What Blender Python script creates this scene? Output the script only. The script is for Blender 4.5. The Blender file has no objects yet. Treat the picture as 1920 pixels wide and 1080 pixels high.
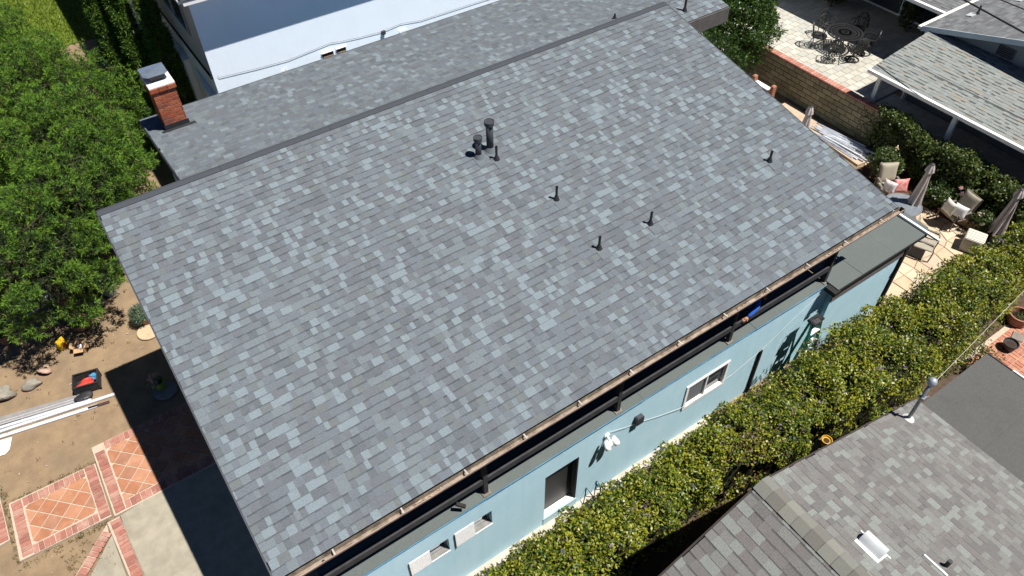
import bpy, math, random
import numpy as np
from mathutils import Vector, Matrix, Quaternion

random.seed(11)
rng = np.random.default_rng(11)
S = bpy.context.scene
COL = S.collection

# ---------------------------------------------------------------- camera
cam_d = bpy.data.cameras.new('camera')
cam_d.lens = 26.42
cam_d.sensor_width = 36.0
cam_d.clip_end = 600
cam = bpy.data.objects.new('camera', cam_d)
COL.objects.link(cam)
S.camera = cam
_p, _y, _r = math.radians(46.9113), math.radians(33.5425), math.radians(-1.1454)
_f = Vector((math.sin(_y) * math.cos(_p), math.cos(_y) * math.cos(_p), -math.sin(_p)))
_rt = Vector((math.cos(_y), -math.sin(_y), 0))
_up = _rt.cross(_f)
_rt2 = math.cos(_r) * _rt + math.sin(_r) * _up
_up2 = -math.sin(_r) * _rt + math.cos(_r) * _up
_m = Matrix((_rt2, _up2, -_f)).transposed().to_4x4()
_m.translation = (0, 0, 14.0)
cam.matrix_world = _m

# ---------------------------------------------------------------- sky, sun, exposure
SUN_DIR = Vector((-0.262, 0.312, -0.913)).normalized()
world = bpy.data.worlds.new('World')
S.world = world
world.use_nodes = True
wn = world.node_tree
sky = wn.nodes.new('ShaderNodeTexSky')
sky.sky_type = 'NISHITA'
sky.sun_disc = False
sky.sun_elevation = math.radians(66.0)
sky.sun_rotation = math.radians(140)
sky.air_density = 0.42
sky.dust_density = 0.0
sky.ozone_density = 9.0
wn.links.new(sky.outputs[0], wn.nodes['Background'].inputs[0])
wn.nodes['Background'].inputs[1].default_value = 0.05
sd = bpy.data.lights.new('sun', 'SUN')
sd.energy = 5.0
sd.angle = math.radians(0.5)
sd.color = (1.0, 0.96, 0.9)
sun = bpy.data.objects.new('sun', sd)
COL.objects.link(sun)
sun.location = (10, -10, 40)
sun.rotation_euler = SUN_DIR.to_track_quat('-Z', 'Y').to_euler()
S.view_settings.view_transform = 'Standard'
S.view_settings.look = 'None'
S.view_settings.exposure = 0.8
S.view_settings.gamma = 1.0
S.view_settings.use_curve_mapping = False

# ---------------------------------------------------------------- materials
MATS = {}


def mat(name, c1, c2=None, scale=8.0, rough=0.9, bump=0.0, bscale=60.0, metal=0.0, spec=0.2,
        c3=None, scale3=1.0, amt3=0.5, detail=4.0, lo=0.35, hi=0.65, streak=None):
    """Principled material: c1..c2 by fine noise, optional c3 patches by a coarse noise."""
    if name in MATS:
        return MATS[name]
    m = bpy.data.materials.new(name)
    m.use_nodes = True
    nt = m.node_tree
    bs = nt.nodes['Principled BSDF']
    bs.inputs['Roughness'].default_value = rough
    bs.inputs['Metallic'].default_value = metal
    bs.inputs['Specular IOR Level'].default_value = spec
    bs.inputs['Base Color'].default_value = (*c1, 1)
    geo = nt.nodes.new('ShaderNodeNewGeometry')

    def noise(sc, det=4.0):
        n = nt.nodes.new('ShaderNodeTexNoise')
        n.inputs['Scale'].default_value = sc
        n.inputs['Detail'].default_value = det
        n.inputs['Roughness'].default_value = 0.62
        nt.links.new(geo.outputs['Position'], n.inputs['Vector'])
        return n.outputs['Fac']

    def ramp(sock, lo_, hi_):
        r = nt.nodes.new('ShaderNodeMapRange')
        r.inputs['From Min'].default_value = lo_
        r.inputs['From Max'].default_value = hi_
        nt.links.new(sock, r.inputs['Value'])
        return r.outputs['Result']

    def mix(fac, a, b):
        x = nt.nodes.new('ShaderNodeMix')
        x.data_type = 'RGBA'
        nt.links.new(fac, x.inputs[0])
        for s_, v in ((x.inputs[6], a), (x.inputs[7], b)):
            if isinstance(v, tuple):
                s_.default_value = (*v, 1)
            else:
                nt.links.new(v, s_)
        return x.outputs[2]
    if c2 is not None:
        colr = mix(ramp(noise(scale, detail), lo, hi), tuple(c1), tuple(c2))
        if c3 is not None:
            f3 = ramp(noise(scale3, 5), 0.5, 0.72)
            mu = nt.nodes.new('ShaderNodeMath')
            mu.operation = 'MULTIPLY'
            mu.inputs[1].default_value = amt3
            nt.links.new(f3, mu.inputs[0])
            colr = mix(mu.outputs[0], colr, tuple(c3))
        if streak is not None:
            mp = nt.nodes.new('ShaderNodeMapping')
            mp.inputs['Scale'].default_value = (7.0, 7.0, 0.45)
            nt.links.new(geo.outputs['Position'], mp.inputs['Vector'])
            sn = nt.nodes.new('ShaderNodeTexNoise')
            sn.inputs['Scale'].default_value = 1.0
            sn.inputs['Detail'].default_value = 6.0
            nt.links.new(mp.outputs[0], sn.inputs['Vector'])
            mu2 = nt.nodes.new('ShaderNodeMath')
            mu2.operation = 'MULTIPLY'
            mu2.inputs[1].default_value = 0.38
            nt.links.new(ramp(sn.outputs['Fac'], 0.5, 0.75), mu2.inputs[0])
            colr = mix(mu2.outputs[0], colr, tuple(streak))
        nt.links.new(colr, bs.inputs['Base Color'])
    if bump > 0:
        b = nt.nodes.new('ShaderNodeBump')
        b.inputs['Strength'].default_value = bump
        b.inputs['Distance'].default_value = 0.02
        nt.links.new(noise(bscale, 5), b.inputs['Height'])
        nt.links.new(b.outputs[0], bs.inputs['Normal'])
    MATS[name] = m
    return m


def leafmat(name, c1, c2, scale=3.0, trans=0.35, rough=0.42):
    if name in MATS:
        return MATS[name]
    m = bpy.data.materials.new(name)
    m.use_nodes = True
    nt = m.node_tree
    nt.nodes.remove(nt.nodes['Principled BSDF'])
    out = nt.nodes['Material Output']
    geo = nt.nodes.new('ShaderNodeNewGeometry')
    n = nt.nodes.new('ShaderNodeTexNoise')
    n.inputs['Scale'].default_value = scale
    nt.links.new(geo.outputs['Position'], n.inputs['Vector'])
    mx = nt.nodes.new('ShaderNodeMix')
    mx.data_type = 'RGBA'
    r = nt.nodes.new('ShaderNodeMapRange')
    r.inputs['From Min'].default_value = 0.35
    r.inputs['From Max'].default_value = 0.65
    nt.links.new(n.outputs['Fac'], r.inputs['Value'])
    nt.links.new(r.outputs[0], mx.inputs[0])
    mx.inputs[6].default_value = (*c1, 1)
    mx.inputs[7].default_value = (*c2, 1)
    p = nt.nodes.new('ShaderNodeBsdfPrincipled')
    p.inputs['Roughness'].default_value = rough
    p.inputs['Specular IOR Level'].default_value = 0.45
    nt.links.new(mx.outputs[2], p.inputs['Base Color'])
    t = nt.nodes.new('ShaderNodeBsdfTranslucent')
    nt.links.new(mx.outputs[2], t.inputs['Color'])
    ms = nt.nodes.new('ShaderNodeMixShader')
    ms.inputs[0].default_value = trans
    nt.links.new(p.outputs[0], ms.inputs[1])
    nt.links.new(t.outputs[0], ms.inputs[2])
    nt.links.new(ms.outputs[0], out.inputs['Surface'])
    MATS[name] = m
    return m


# ---------------------------------------------------------------- mesh builder
WO = {}          # world origin of every object that has no rotation


class MB:
    def __init__(s):
        s.v, s.f, s.m = [], [], []

    def add(s, vs, fs, mi=0):
        o = len(s.v)
        s.v += [tuple(p) for p in vs]
        s.f += [tuple(i + o for i in f) for f in fs]
        s.m += [mi] * len(fs)
        return s

    def box(s, x0, x1, y0, y1, z0, z1, mi=0):
        vs = [(x0, y0, z0), (x1, y0, z0), (x1, y1, z0), (x0, y1, z0), (x0, y0, z1), (x1, y0, z1), (x1, y1, z1), (x0, y1, z1)]
        return s.add(vs, [(0, 3, 2, 1), (4, 5, 6, 7), (0, 1, 5, 4), (1, 2, 6, 5), (2, 3, 7, 6), (3, 0, 4, 7)], mi)

    def obox(s, c, size, M=None, mi=0):
        """box of given size centred at c, oriented by 3x3 matrix M"""
        a, b, d = size[0] / 2, size[1] / 2, size[2] / 2
        vs = []
        for z in (-d, d):
            for x, y in ((-a, -b), (a, -b), (a, b), (-a, b)):
                q = Vector((x, y, z))
                if M is not None:
                    q = M @ q
                vs.append((c[0] + q[0], c[1] + q[1], c[2] + q[2]))
        return s.add(vs, [(0, 3, 2, 1), (4, 5, 6, 7), (0, 1, 5, 4), (1, 2, 6, 5), (2, 3, 7, 6), (3, 0, 4, 7)], mi)

    def prism(s, poly, z0, z1, mi=0, bevel=0.0):
        n = len(poly)
        if sum(poly[i][0] * poly[(i + 1) % n][1] - poly[(i + 1) % n][0] * poly[i][1] for i in range(n)) < 0:
            poly = poly[::-1]
        if bevel <= 0:
            vs = [(x, y, z0) for x, y in poly] + [(x, y, z1) for x, y in poly]
            fs = [tuple(range(n))[::-1], tuple(range(n, 2 * n))] + [(i, (i + 1) % n, n + (i + 1) % n, n + i) for i in range(n)]
        else:
            cx = sum(p[0] for p in poly) / n
            cy = sum(p[1] for p in poly) / n
            inn = []
            for x, y in poly:
                d = math.hypot(x - cx, y - cy)
                k = max(0.0, 1 - bevel * 1.3 / max(d, 1e-6))
                inn.append((cx + (x - cx) * k, cy + (y - cy) * k))
            vs = [(x, y, z0) for x, y in poly] + [(x, y, z1 - bevel) for x, y in poly] + [(x, y, z1) for x, y in inn]
            fs = [tuple(range(2 * n, 3 * n))]
            for i in range(n):
                j = (i + 1) % n
                fs += [(i, j, n + j, n + i), (n + i, n + j, 2 * n + j, 2 * n + i)]
        return s.add(vs, fs, mi)

    def bar(s, a, b, w, h=None, mi=0):
        """rectangular bar from a to b, w across, h tall"""
        h = h or w
        a, b = Vector(a), Vector(b)
        d = (b - a).normalized()
        u = d.cross(Vector((0, 0, 1)))
        u = Vector((1, 0, 0)) if u.length < 1e-4 else u.normalized()
        v = u.cross(d)
        vs = []
        for p in (a, b):
            for i, j in ((-1, -1), (1, -1), (1, 1), (-1, 1)):
                vs.append(p + u * i * w / 2 + v * j * h / 2)
        return s.add(vs, [(0, 1, 2, 3), (7, 6, 5, 4), (0, 4, 5, 1), (1, 5, 6, 2), (2, 6, 7, 3), (3, 7, 4, 0)], mi)

    def tube(s, pts, r, n=8, mi=0, cap=True):
        pts = [Vector(p) for p in pts]
        rs = r if isinstance(r, (list, tuple)) else [r] * len(pts)
        rings = []
        u = None
        for i, p in enumerate(pts):
            d = (pts[min(i + 1, len(pts) - 1)] - pts[max(i - 1, 0)]).normalized()
            if u is None:
                u = d.cross(Vector((0, 0, 1)))
                u = Vector((1, 0, 0)) if u.length < 1e-3 else u.normalized()
            else:
                u = (u - d * u.dot(d)).normalized()
            v = d.cross(u)
            rings.append([p + (u * math.cos(2 * math.pi * k / n) + v * math.sin(2 * math.pi * k / n)) * rs[i] for k in range(n)])
        vs = [q for rg in rings for q in rg]
        fs = [(i * n + k, i * n + (k + 1) % n, (i + 1) * n + (k + 1) % n, (i + 1) * n + k) for i in range(len(pts) - 1) for k in range(n)]
        if cap:
            fs += [tuple(range(n))[::-1], tuple(range((len(pts) - 1) * n, len(pts) * n))]
        return s.add(vs, fs, mi)

    def lathe(s, prof, c=(0, 0, 0), n=20, mi=0, sx=1.0, sy=1.0):
        vs = []
        for r, z in prof:
            for k in range(n):
                a = 2 * math.pi * k / n
                vs.append((c[0] + r * math.cos(a) * sx, c[1] + r * math.sin(a) * sy, c[2] + z))
        fs = [(i * n + k, i * n + (k + 1) % n, (i + 1) * n + (k + 1) % n, (i + 1) * n + k) for i in range(len(prof) - 1) for k in range(n)]
        if prof[0][0] > 1e-4:
            fs.append(tuple(range(n))[::-1])
        if prof[-1][0] > 1e-4:
            fs.append(tuple(range((len(prof) - 1) * n, len(prof) * n)))
        return s.add(vs, fs, mi)

    def build(s, name, mats, parent=None, smooth=False, base=None):
        me = bpy.data.meshes.new(name)
        V = np.array(s.v, dtype=float)
        c = base if base is not None else ((V[:, 0].min() + V[:, 0].max()) / 2, (V[:, 1].min() + V[:, 1].max()) / 2, V[:, 2].min())
        c = np.array(c, dtype=float)
        me.from_pydata((V - c).tolist(), [], s.f)
        if not isinstance(mats, (list, tuple)):
            mats = [mats]
        for m in mats:
            me.materials.append(m)
        if len(mats) > 1:
            me.polygons.foreach_set('material_index', s.m)
        if smooth:
            me.polygons.foreach_set('use_smooth', [True] * len(me.polygons))
        me.update()
        o = bpy.data.objects.new(name, me)
        place(o, c, parent)
        return o


def place(o, c, parent=None):
    COL.objects.link(o)
    WO[o.name] = np.array(c, dtype=float)
    if parent is not None:
        o.parent = parent
        o.location = tuple(np.array(c) - WO[parent.name])
    else:
        o.location = tuple(c)


def tag(o, label=None, cat=None, group=None, kind=None):
    if label:
        o['label'] = label
    if cat:
        o['category'] = cat
    if group:
        o['group'] = group
    if kind:
        o['kind'] = kind
    return o


def thing(name, loc, label, cat, group=None):
    o = bpy.data.objects.new(name, None)
    o.empty_display_size = 0.1
    place(o, loc)
    return tag(o, label, cat, group)


def inst(name, me, loc, parent=None, rot=None):
    """an object on shared mesh data"""
    o = bpy.data.objects.new(name, me)
    place(o, loc, parent)
    if rot is not None:
        o.rotation_euler = rot
    return o


def copy_tree(o, parent=None):
    c = o.copy()
    COL.objects.link(c)
    c.parent = parent
    for ch in o.children:
        copy_tree(ch, c)
    return c


def big_mesh(name, verts, quads, mats, midx, parent=None, base=(0, 0, 0), tri=False):
    """numpy fast path: verts (N,3), quads (M,4)"""
    k = 3 if tri else 4
    me = bpy.data.meshes.new(name)
    nv, nf = len(verts), len(quads)
    me.vertices.add(nv)
    me.vertices.foreach_set('co', (np.asarray(verts) - np.array(base)).astype(np.float32).ravel())
    me.loops.add(nf * k)
    me.loops.foreach_set('vertex_index', np.asarray(quads, dtype=np.int32).ravel())
    me.polygons.add(nf)
    me.polygons.foreach_set('loop_start', np.arange(0, nf * k, k, dtype=np.int32))
    me.polygons.foreach_set('loop_total', np.full(nf, k, dtype=np.int32))
    for m in mats:
        me.materials.append(m)
    me.polygons.foreach_set('material_index', np.asarray(midx, dtype=np.int32))
    me.update(calc_edges=True)
    me.validate()
    o = bpy.data.objects.new(name, me)
    place(o, base, parent)
    return o


def unit(a):
    return a / np.maximum(np.linalg.norm(a, axis=1, keepdims=True), 1e-9)


def leaves(name, P, D, length, width, mats, weights, parent=None, spread=0.6, kind='stuff', patch=None, flat=True):
    """diamond leaves: P points, D outward directions; every leaf bent out of plane"""
    n = len(P)
    if flat:
        nn = unit(D + rng.normal(0, spread, (n, 3)))
        d = unit(np.cross(nn, rng.normal(0, 1, (n, 3))) + D * 0.35)
        t = unit(np.cross(d, nn))
    else:
        d = unit(D + rng.normal(0, spread, (n, 3)))
        t = unit(np.cross(d, rng.normal(0, 1, (n, 3))))
    nn = np.cross(d, t)
    L = length * rng.uniform(0.6, 1.3, (n, 1))
    Wd = width * rng.uniform(0.7, 1.25, (n, 1))
    a = P
    b = P + d * L * 0.5 + t * Wd * 0.5 + nn * L * 0.08
    c = P + d * L
    e = P + d * L * 0.5 - t * Wd * 0.5 + nn * L * 0.08
    V = np.stack([a, b, c, e], 1).reshape(-1, 3)
    Q = np.arange(4 * n).reshape(-1, 4)
    w = np.array(weights, float)
    w /= w.sum()
    mi = rng.choice(len(mats), n, p=w)
    if patch is not None:
        mi = np.where(patch >= 0, patch, mi)
    o = big_mesh(name, V, Q, mats, mi, parent, base=(WO[parent.name] if parent else P.mean(0) * [1, 1, 0]))
    return tag(o, kind=kind)


def sprays(name, P, D, nb, length, width, mats, weights, parent=None, cone=0.55, pick=None):
    """conifer sprays: each point grows nb narrow blades in a cone round D"""
    n = len(P)
    Pb = np.repeat(P, nb, 0)
    Db = np.repeat(D, nb, 0)
    d = unit(Db + rng.normal(0, cone, Pb.shape))
    t = unit(np.cross(d, rng.normal(0, 1, Pb.shape)))
    L = length * rng.uniform(0.5, 1.25, (len(Pb), 1))
    st = Pb + d * L * 0.15
    b = st + d * L * 0.45 + t * width * 0.5
    c = st + d * L
    e = st + d * L * 0.45 - t * width * 0.5
    V = np.stack([st, b, c, e], 1).reshape(-1, 3)
    Q = np.arange(4 * len(Pb)).reshape(-1, 4)
    w = np.array(weights, float)
    w /= w.sum()
    mi = rng.choice(len(mats), n, p=w)
    if pick is not None:
        mi = np.where(pick >= 0, pick, mi)
    mi = np.repeat(mi, nb)
    o = big_mesh(name, V, Q, mats, mi, parent, base=WO[parent.name])
    return tag(o, kind='stuff')


def sphere_dirs(n, up=0.0):
    d = rng.normal(0, 1, (n, 3))
    d[:, 2] += up
    return unit(d)


def crown_points(c, rad, nblob, br, per, up=0.35, lowcut=-0.6, gap=0.0, frac=False):
    """clumped crown: blobs on an ellipsoid, points on the blobs"""
    bd = sphere_dirs(nblob * 2, up)
    bd = bd[bd[:, 2] > lowcut][:nblob]
    if gap > 0:
        cand = sphere_dirs(nblob * 30, up)
        cand = cand[cand[:, 2] > lowcut]
        keep = []
        rr = np.array(rad)
        for q in cand:
            if all(np.linalg.norm((q - w_) * rr) > gap for w_ in keep):
                keep.append(q)
            if len(keep) >= nblob:
                break
        bd = np.array(keep)
    k = rng.uniform(0.64, 1.06, (len(bd), 1)) if gap > 0 else rng.uniform(0.58, 1.06, (len(bd), 1))
    bc = np.array(c) + bd * np.array(rad) * k
    P, D, F = [], [], []
    for i in range(len(bc)):
        r = br * rng.uniform(0.65, 1.35)
        dd = sphere_dirs(per)
        out = unit(dd + bd[i] * 0.7 + np.array([0, 0, 0.25]))
        fr_ = rng.uniform(0.68, 1.05, (per, 1))
        P.append(bc[i] + dd * r * np.array([1, 1, 0.8]) * fr_)
        D.append(out)
        F.append(fr_[:, 0])
    if frac:
        return np.vstack(P), np.vstack(D), np.concatenate(F)
    return np.vstack(P), np.vstack(D)

# ================================================================ THE SETTING
dirt = mat('dirt', (0.245, 0.174, 0.105), (0.18, 0.125, 0.077), scale=2.6, bump=0.7, bscale=38, c3=(0.15, 0.118, 0.08), scale3=1.1, amt3=0.6, detail=9)
concrete = mat('concrete', (0.30, 0.27, 0.21), (0.24, 0.215, 0.165), scale=5, bump=0.25, bscale=70, c3=(0.17, 0.155, 0.125), scale3=1.3, amt3=0.6, detail=8)
pale_concrete = mat('pale_concrete', (0.36, 0.345, 0.31), (0.28, 0.265, 0.24), scale=6, bump=0.2, c3=(0.2, 0.19, 0.17), scale3=1.5, amt3=0.5)
mortar = mat('mortar', (0.44, 0.36, 0.28), (0.36, 0.29, 0.22), scale=20, bump=0.3)
grass_base = mat('grass_base', (0.10, 0.14, 0.012), (0.07, 0.10, 0.012), scale=9, bump=0.4)

g = MB()
N = 60
xs = np.concatenate([np.linspace(-150, -6, 8), np.linspace(-5.5, 0.5, 40), np.linspace(1, 30, 16), np.linspace(40, 150, 6)])
ys = np.concatenate([np.linspace(-150, 2, 8), np.linspace(5, 20, 60), np.linspace(21, 40, 16), np.linspace(50, 200, 6)])
vs = []
for yy in ys:
    for xx in xs:
        inyard = (-5.4 < xx < 0.4) and (5.5 < yy < 19.5)
        h = 0.012 * math.sin(xx * 3.1 + 1.3 * math.sin(yy * 2.3)) * math.cos(yy * 2.7) if inyard else 0.0
        vs.append((xx, yy, h - 0.02))
nx = len(xs)
g.add(vs, [(j * nx + i, j * nx + i + 1, (j + 1) * nx + i + 1, (j + 1) * nx + i) for j in range(len(ys) - 1) for i in range(nx - 1)])
tag(g.build('ground', dirt, base=(0, 0, 0), smooth=True), kind='structure')


def sheet(name, poly, z0, z1, m, kind='structure'):
    return tag(MB().prism(poly, z0, z1).build(name, m), kind=kind)


sheet('concrete_slab', [(-2.70, 10.26), (-0.72, 10.45), (-0.3, 8.0), (-0.2, 5.0), (-2.72, 5.0)], -0.06, 0.03, concrete)
sheet('concrete_pad', [(-2.95, 9.93), (-2.93, 8.9), (-2.93, 7.0), (-5.6, 7.0)], -0.06, 0.028, concrete)
sheet('side_path', [(0.0, 5.29), (8.7, 5.29), (8.45, 5.05), (0.0, 5.02)], -0.06, 0.04, mat('bleached_concrete', (0.47, 0.42, 0.35), (0.34, 0.30, 0.25), scale=5, bump=0.3))
sheet('narrow_path', [(2.95, 16.0), (4.6, 16.0), (4.6, 40), (3.3, 40)], -0.05, 0.02, pale_concrete)
sheet('garden_kerb', [(1.35, 26.8), (1.85, 26.9), (2.1, 30.6), (1.75, 30.6)], -0.05, 0.12, pale_concrete)
lawn = sheet('lawn', [(-6, 30.6), (4.3, 30.6), (4.3, 60), (-6, 60)], -0.05, 0.02, grass_base)
gp = np.column_stack([rng.uniform(-1, 4.2, 9000), rng.uniform(30.6, 37, 9000), np.full(9000, 0.02)])
gm = [leafmat('grass_a', (0.16, 0.20, 0.015), (0.12, 0.17, 0.015)), leafmat('grass_b', (0.09, 0.14, 0.015), (0.07, 0.11, 0.012))]
go = leaves('grass', gp, np.tile([0, 0, 1.0], (9000, 1)), 0.11, 0.03, gm, [2, 1], spread=0.35, flat=False)
tag(go, 'short bright lawn grass behind the cypress trees', 'grass', kind='stuff')
sheet('side_yard_soil', [(2.0, 5.01), (19.3, 5.01), (19.3, 2.55), (2.0, 2.55)], -0.05, -0.005, mat('soil', (0.09, 0.06, 0.04), (0.05, 0.035, 0.025), scale=5, bump=0.6, bscale=25))
sheet('deck_strip', [(18.45, 9.1), (19.2, 9.0), (19.32, 12.6), (18.75, 12.6)], -0.05, 0.05, mat('tan_concrete', (0.42, 0.33, 0.24), (0.35, 0.27, 0.2), scale=5, bump=0.15))


# ================================================================ SHINGLES
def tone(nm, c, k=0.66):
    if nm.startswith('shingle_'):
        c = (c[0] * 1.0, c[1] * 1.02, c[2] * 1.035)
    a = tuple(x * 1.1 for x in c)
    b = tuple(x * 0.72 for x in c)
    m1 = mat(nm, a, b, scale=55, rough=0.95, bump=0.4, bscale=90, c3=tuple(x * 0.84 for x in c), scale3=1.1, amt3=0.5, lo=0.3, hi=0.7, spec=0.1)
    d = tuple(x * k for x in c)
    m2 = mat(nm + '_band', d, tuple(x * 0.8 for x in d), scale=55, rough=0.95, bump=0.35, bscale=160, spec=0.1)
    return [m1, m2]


TAB_MESH = {}


def tab_geom(w, e, t, bh=0.02):
    vb, ve = e - bh, e + 0.012
    h = lambda v: t + (0.0008 - t) * v / ve
    vs = [(0, 0, -0.004), (w, 0, -0.004), (0, 0, t), (w, 0, t), (0, vb, h(vb)), (w, vb, h(vb)), (0, ve, h(ve)), (w, ve, h(ve))]
    fs = [(0, 1, 3, 2), (2, 3, 5, 4), (0, 2, 4, 6), (1, 7, 5, 3), (4, 5, 7, 6)]
    return vs, fs


def shingles(parent, O, ux, uv, W, L, tones, weights, single, expo=0.143, widths=(0.07, 0.095, 0.12, 0.145, 0.175), clip=None, key='a', light=(0,), thick=0.0085, band=0.72, bh=0.015):
    ux, uv = Vector(ux).normalized(), Vector(uv).normalized()
    nn = ux.cross(uv)
    R3 = Matrix((ux, uv, nn)).transposed()
    eul = R3.to_euler()
    mats = [m for t_ in tones for m in t_]
    tabs = []
    rows = int(math.ceil(L / expo))
    for j in range(rows):
        x = -random.uniform(0, 0.25)
        v0 = j * expo
        e = min(expo, L - v0 + 0.004)
        if e < 0.05:
            continue
        raised = random.random() < 0.5
        last = -1
        while x < W:
            w = random.choice(widths)
            t_ = random.choices(range(len(tones)), weights)[0]
            if t_ in light and last in light and random.random() < 0.75:
                t_ = random.choices(range(len(tones)), weights)[0]
            raised = (not raised) if random.random() < 0.75 else raised
            if t_ in light:
                raised = True
            x0, x1 = max(x, 0), min(x + w, W)
            x += w
            last = t_
            if x1 - x0 < 0.02:
                continue
            if clip and not clip((x0 + x1) / 2, v0 + e / 2):
                continue
            p = Vector(O) + ux * x0 + uv * v0
            tabs.append((x0, v0, round(x1 - x0, 3), round(e, 3), t_, thick if raised else thick * 0.5, p, random.random() < band))
    tabs.sort(key=lambda q: (q[6] - Vector((0, 0, 14.0))).length)
    for q in tabs[:single]:
        k = (key, q[2], q[3], q[4], q[5], q[7])
        if k not in TAB_MESH:
            vs, fs = tab_geom(q[2], q[3], q[5], bh if q[5] >= thick else bh * 1.8)
            me = bpy.data.meshes.new('shingle')
            me.from_pydata(vs, [], fs)
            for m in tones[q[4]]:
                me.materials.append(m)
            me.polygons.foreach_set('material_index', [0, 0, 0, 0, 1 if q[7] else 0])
            TAB_MESH[k] = me
        inst('shingle', TAB_MESH[k], q[6], parent, eul)
    if len(tabs) > single:
        b = MB()
        for q in tabs[single:]:
            vs, fs = tab_geom(q[2], q[3], q[5], bh if q[5] >= thick else bh * 1.8)
            vs = [q[6] + R3 @ Vector(p) for p in vs]
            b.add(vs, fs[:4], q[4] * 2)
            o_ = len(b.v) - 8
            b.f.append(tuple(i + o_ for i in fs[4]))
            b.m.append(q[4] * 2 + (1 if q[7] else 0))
        tag(b.build('shingle_field', mats, parent), kind='stuff')


def slab(b, O, ux, uv, W, L, t, mi=0):
    """slab W along ux, L along uv, thickness t below the plane"""
    ux, uv = Vector(ux).normalized(), Vector(uv).normalized()
    n = ux.cross(uv)
    O = Vector(O)
    M3 = Matrix((ux, uv, n)).transposed()
    b.obox(O + ux * W / 2 + uv * L / 2 - n * t / 2, (W, L, t), M3, mi)


SL = math.radians(11.26)
TAN, COS, SIN = math.tan(SL), math.cos(SL), math.sin(SL)
RX0, RX1 = -0.464, 12.613
RY, RZ = 12.184, 5.512
EY, EZ = 5.122, 4.106


def near_z(y):
    return RZ - (RY - y) * TAN


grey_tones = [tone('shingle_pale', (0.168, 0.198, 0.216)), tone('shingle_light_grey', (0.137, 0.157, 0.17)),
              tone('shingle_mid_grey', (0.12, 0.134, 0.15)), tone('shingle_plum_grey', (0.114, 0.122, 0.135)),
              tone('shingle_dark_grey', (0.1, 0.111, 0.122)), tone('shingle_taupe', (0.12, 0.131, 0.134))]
grey_w = [0.17, 0.2, 0.28, 0.19, 0.1, 0.06]
black_metal = mat('black_metal', (0.016, 0.017, 0.019), (0.024, 0.025, 0.028), scale=12, rough=0.5, spec=0.4)
dark_metal = mat('dark_grey_metal', (0.04, 0.044, 0.05), (0.03, 0.034, 0.039), scale=9, rough=0.55, spec=0.4)
deck_wood = mat('deck_wood', (0.03, 0.027, 0.025), (0.02, 0.018, 0.016), scale=8)
black_paint = mat('black_paint', (0.014, 0.014, 0.015), (0.022, 0.021, 0.021), scale=14, rough=0.7, bump=0.2)
grey_paint = mat('dusty_black_paint', (0.045, 0.045, 0.048), (0.03, 0.03, 0.032), scale=10, rough=0.7, bump=0.2, bscale=40)
blue_stucco = mat('pale_blue_stucco', (0.455, 0.66, 0.755), (0.425, 0.63, 0.725), scale=2.2, bump=0.6, bscale=75, c3=(0.5, 0.69, 0.77), scale3=0.9, amt3=0.7, detail=8, streak=(0.35, 0.56, 0.65))
roll_roof = mat('rolled_roofing', (0.106, 0.12, 0.115), (0.084, 0.097, 0.093), scale=50, bump=0.4, bscale=120, c3=(0.115, 0.132, 0.122), scale3=1.2, amt3=0.6)
white_paint = mat('white_paint', (0.78, 0.78, 0.76), (0.7, 0.7, 0.68), scale=10, rough=0.5)

# ================================================================ MAIN HOUSE
house = thing('house', (6.0, 8.7, 0), 'pale blue single-storey house under a large grey shingle gable roof', 'house')
WY = 5.28
WT = 2.46
openings = [(4.135, 4.90, 0.30, 1.86, 'door'), (7.62, 8.68, 1.17, 1.84, 'window'), (2.63, 2.985, 1.47, 1.925, 'small'), (1.75, 2.115, 1.475, 1.915, 'small')]


def wall_cells(b, x0, x1, z0, z1, y0, y1, ops):
    xs_ = sorted({x0, x1, *[o[0] for o in ops], *[o[1] for o in ops]})
    zs_ = sorted({z0, z1, *[o[2] for o in ops], *[o[3] for o in ops]})
    hole = lambda i, k: any(o[0] < (xs_[i] + xs_[i + 1]) / 2 < o[1] and o[2] < (zs_[k] + zs_[k + 1]) / 2 < o[3] for o in ops)
    nx_, nz_ = len(xs_), len(zs_)
    idx = {}

    def vid(i, k, s_):
        if (i, k, s_) not in idx:
            idx[(i, k, s_)] = len(b.v)
            b.v.append((xs_[i], y0 if s_ == 0 else y1, zs_[k]))
        return idx[(i, k, s_)]
    for i in range(nx_ - 1):
        for k in range(nz_ - 1):
            if hole(i, k):
                continue
            b.f.append((vid(i, k, 0), vid(i + 1, k, 0), vid(i + 1, k + 1, 0), vid(i, k + 1, 0)))
            b.m.append(0)
            for (di, dk, e0, e1) in ((-1, 0, (i, k), (i, k + 1)), (1, 0, (i + 1, k + 1), (i + 1, k)), (0, -1, (i + 1, k), (i, k)), (0, 1, (i, k + 1), (i + 1, k + 1))):
                a_, c_ = i + di, k + dk
                edge = a_ < 0 or c_ < 0 or a_ >= nx_ - 1 or c_ >= nz_ - 1
                if edge or hole(a_, c_):
                    b.f.append((vid(*e0, 0), vid(*e1, 0), vid(*e1, 1), vid(*e0, 1)))
                    b.m.append(0)


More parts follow.
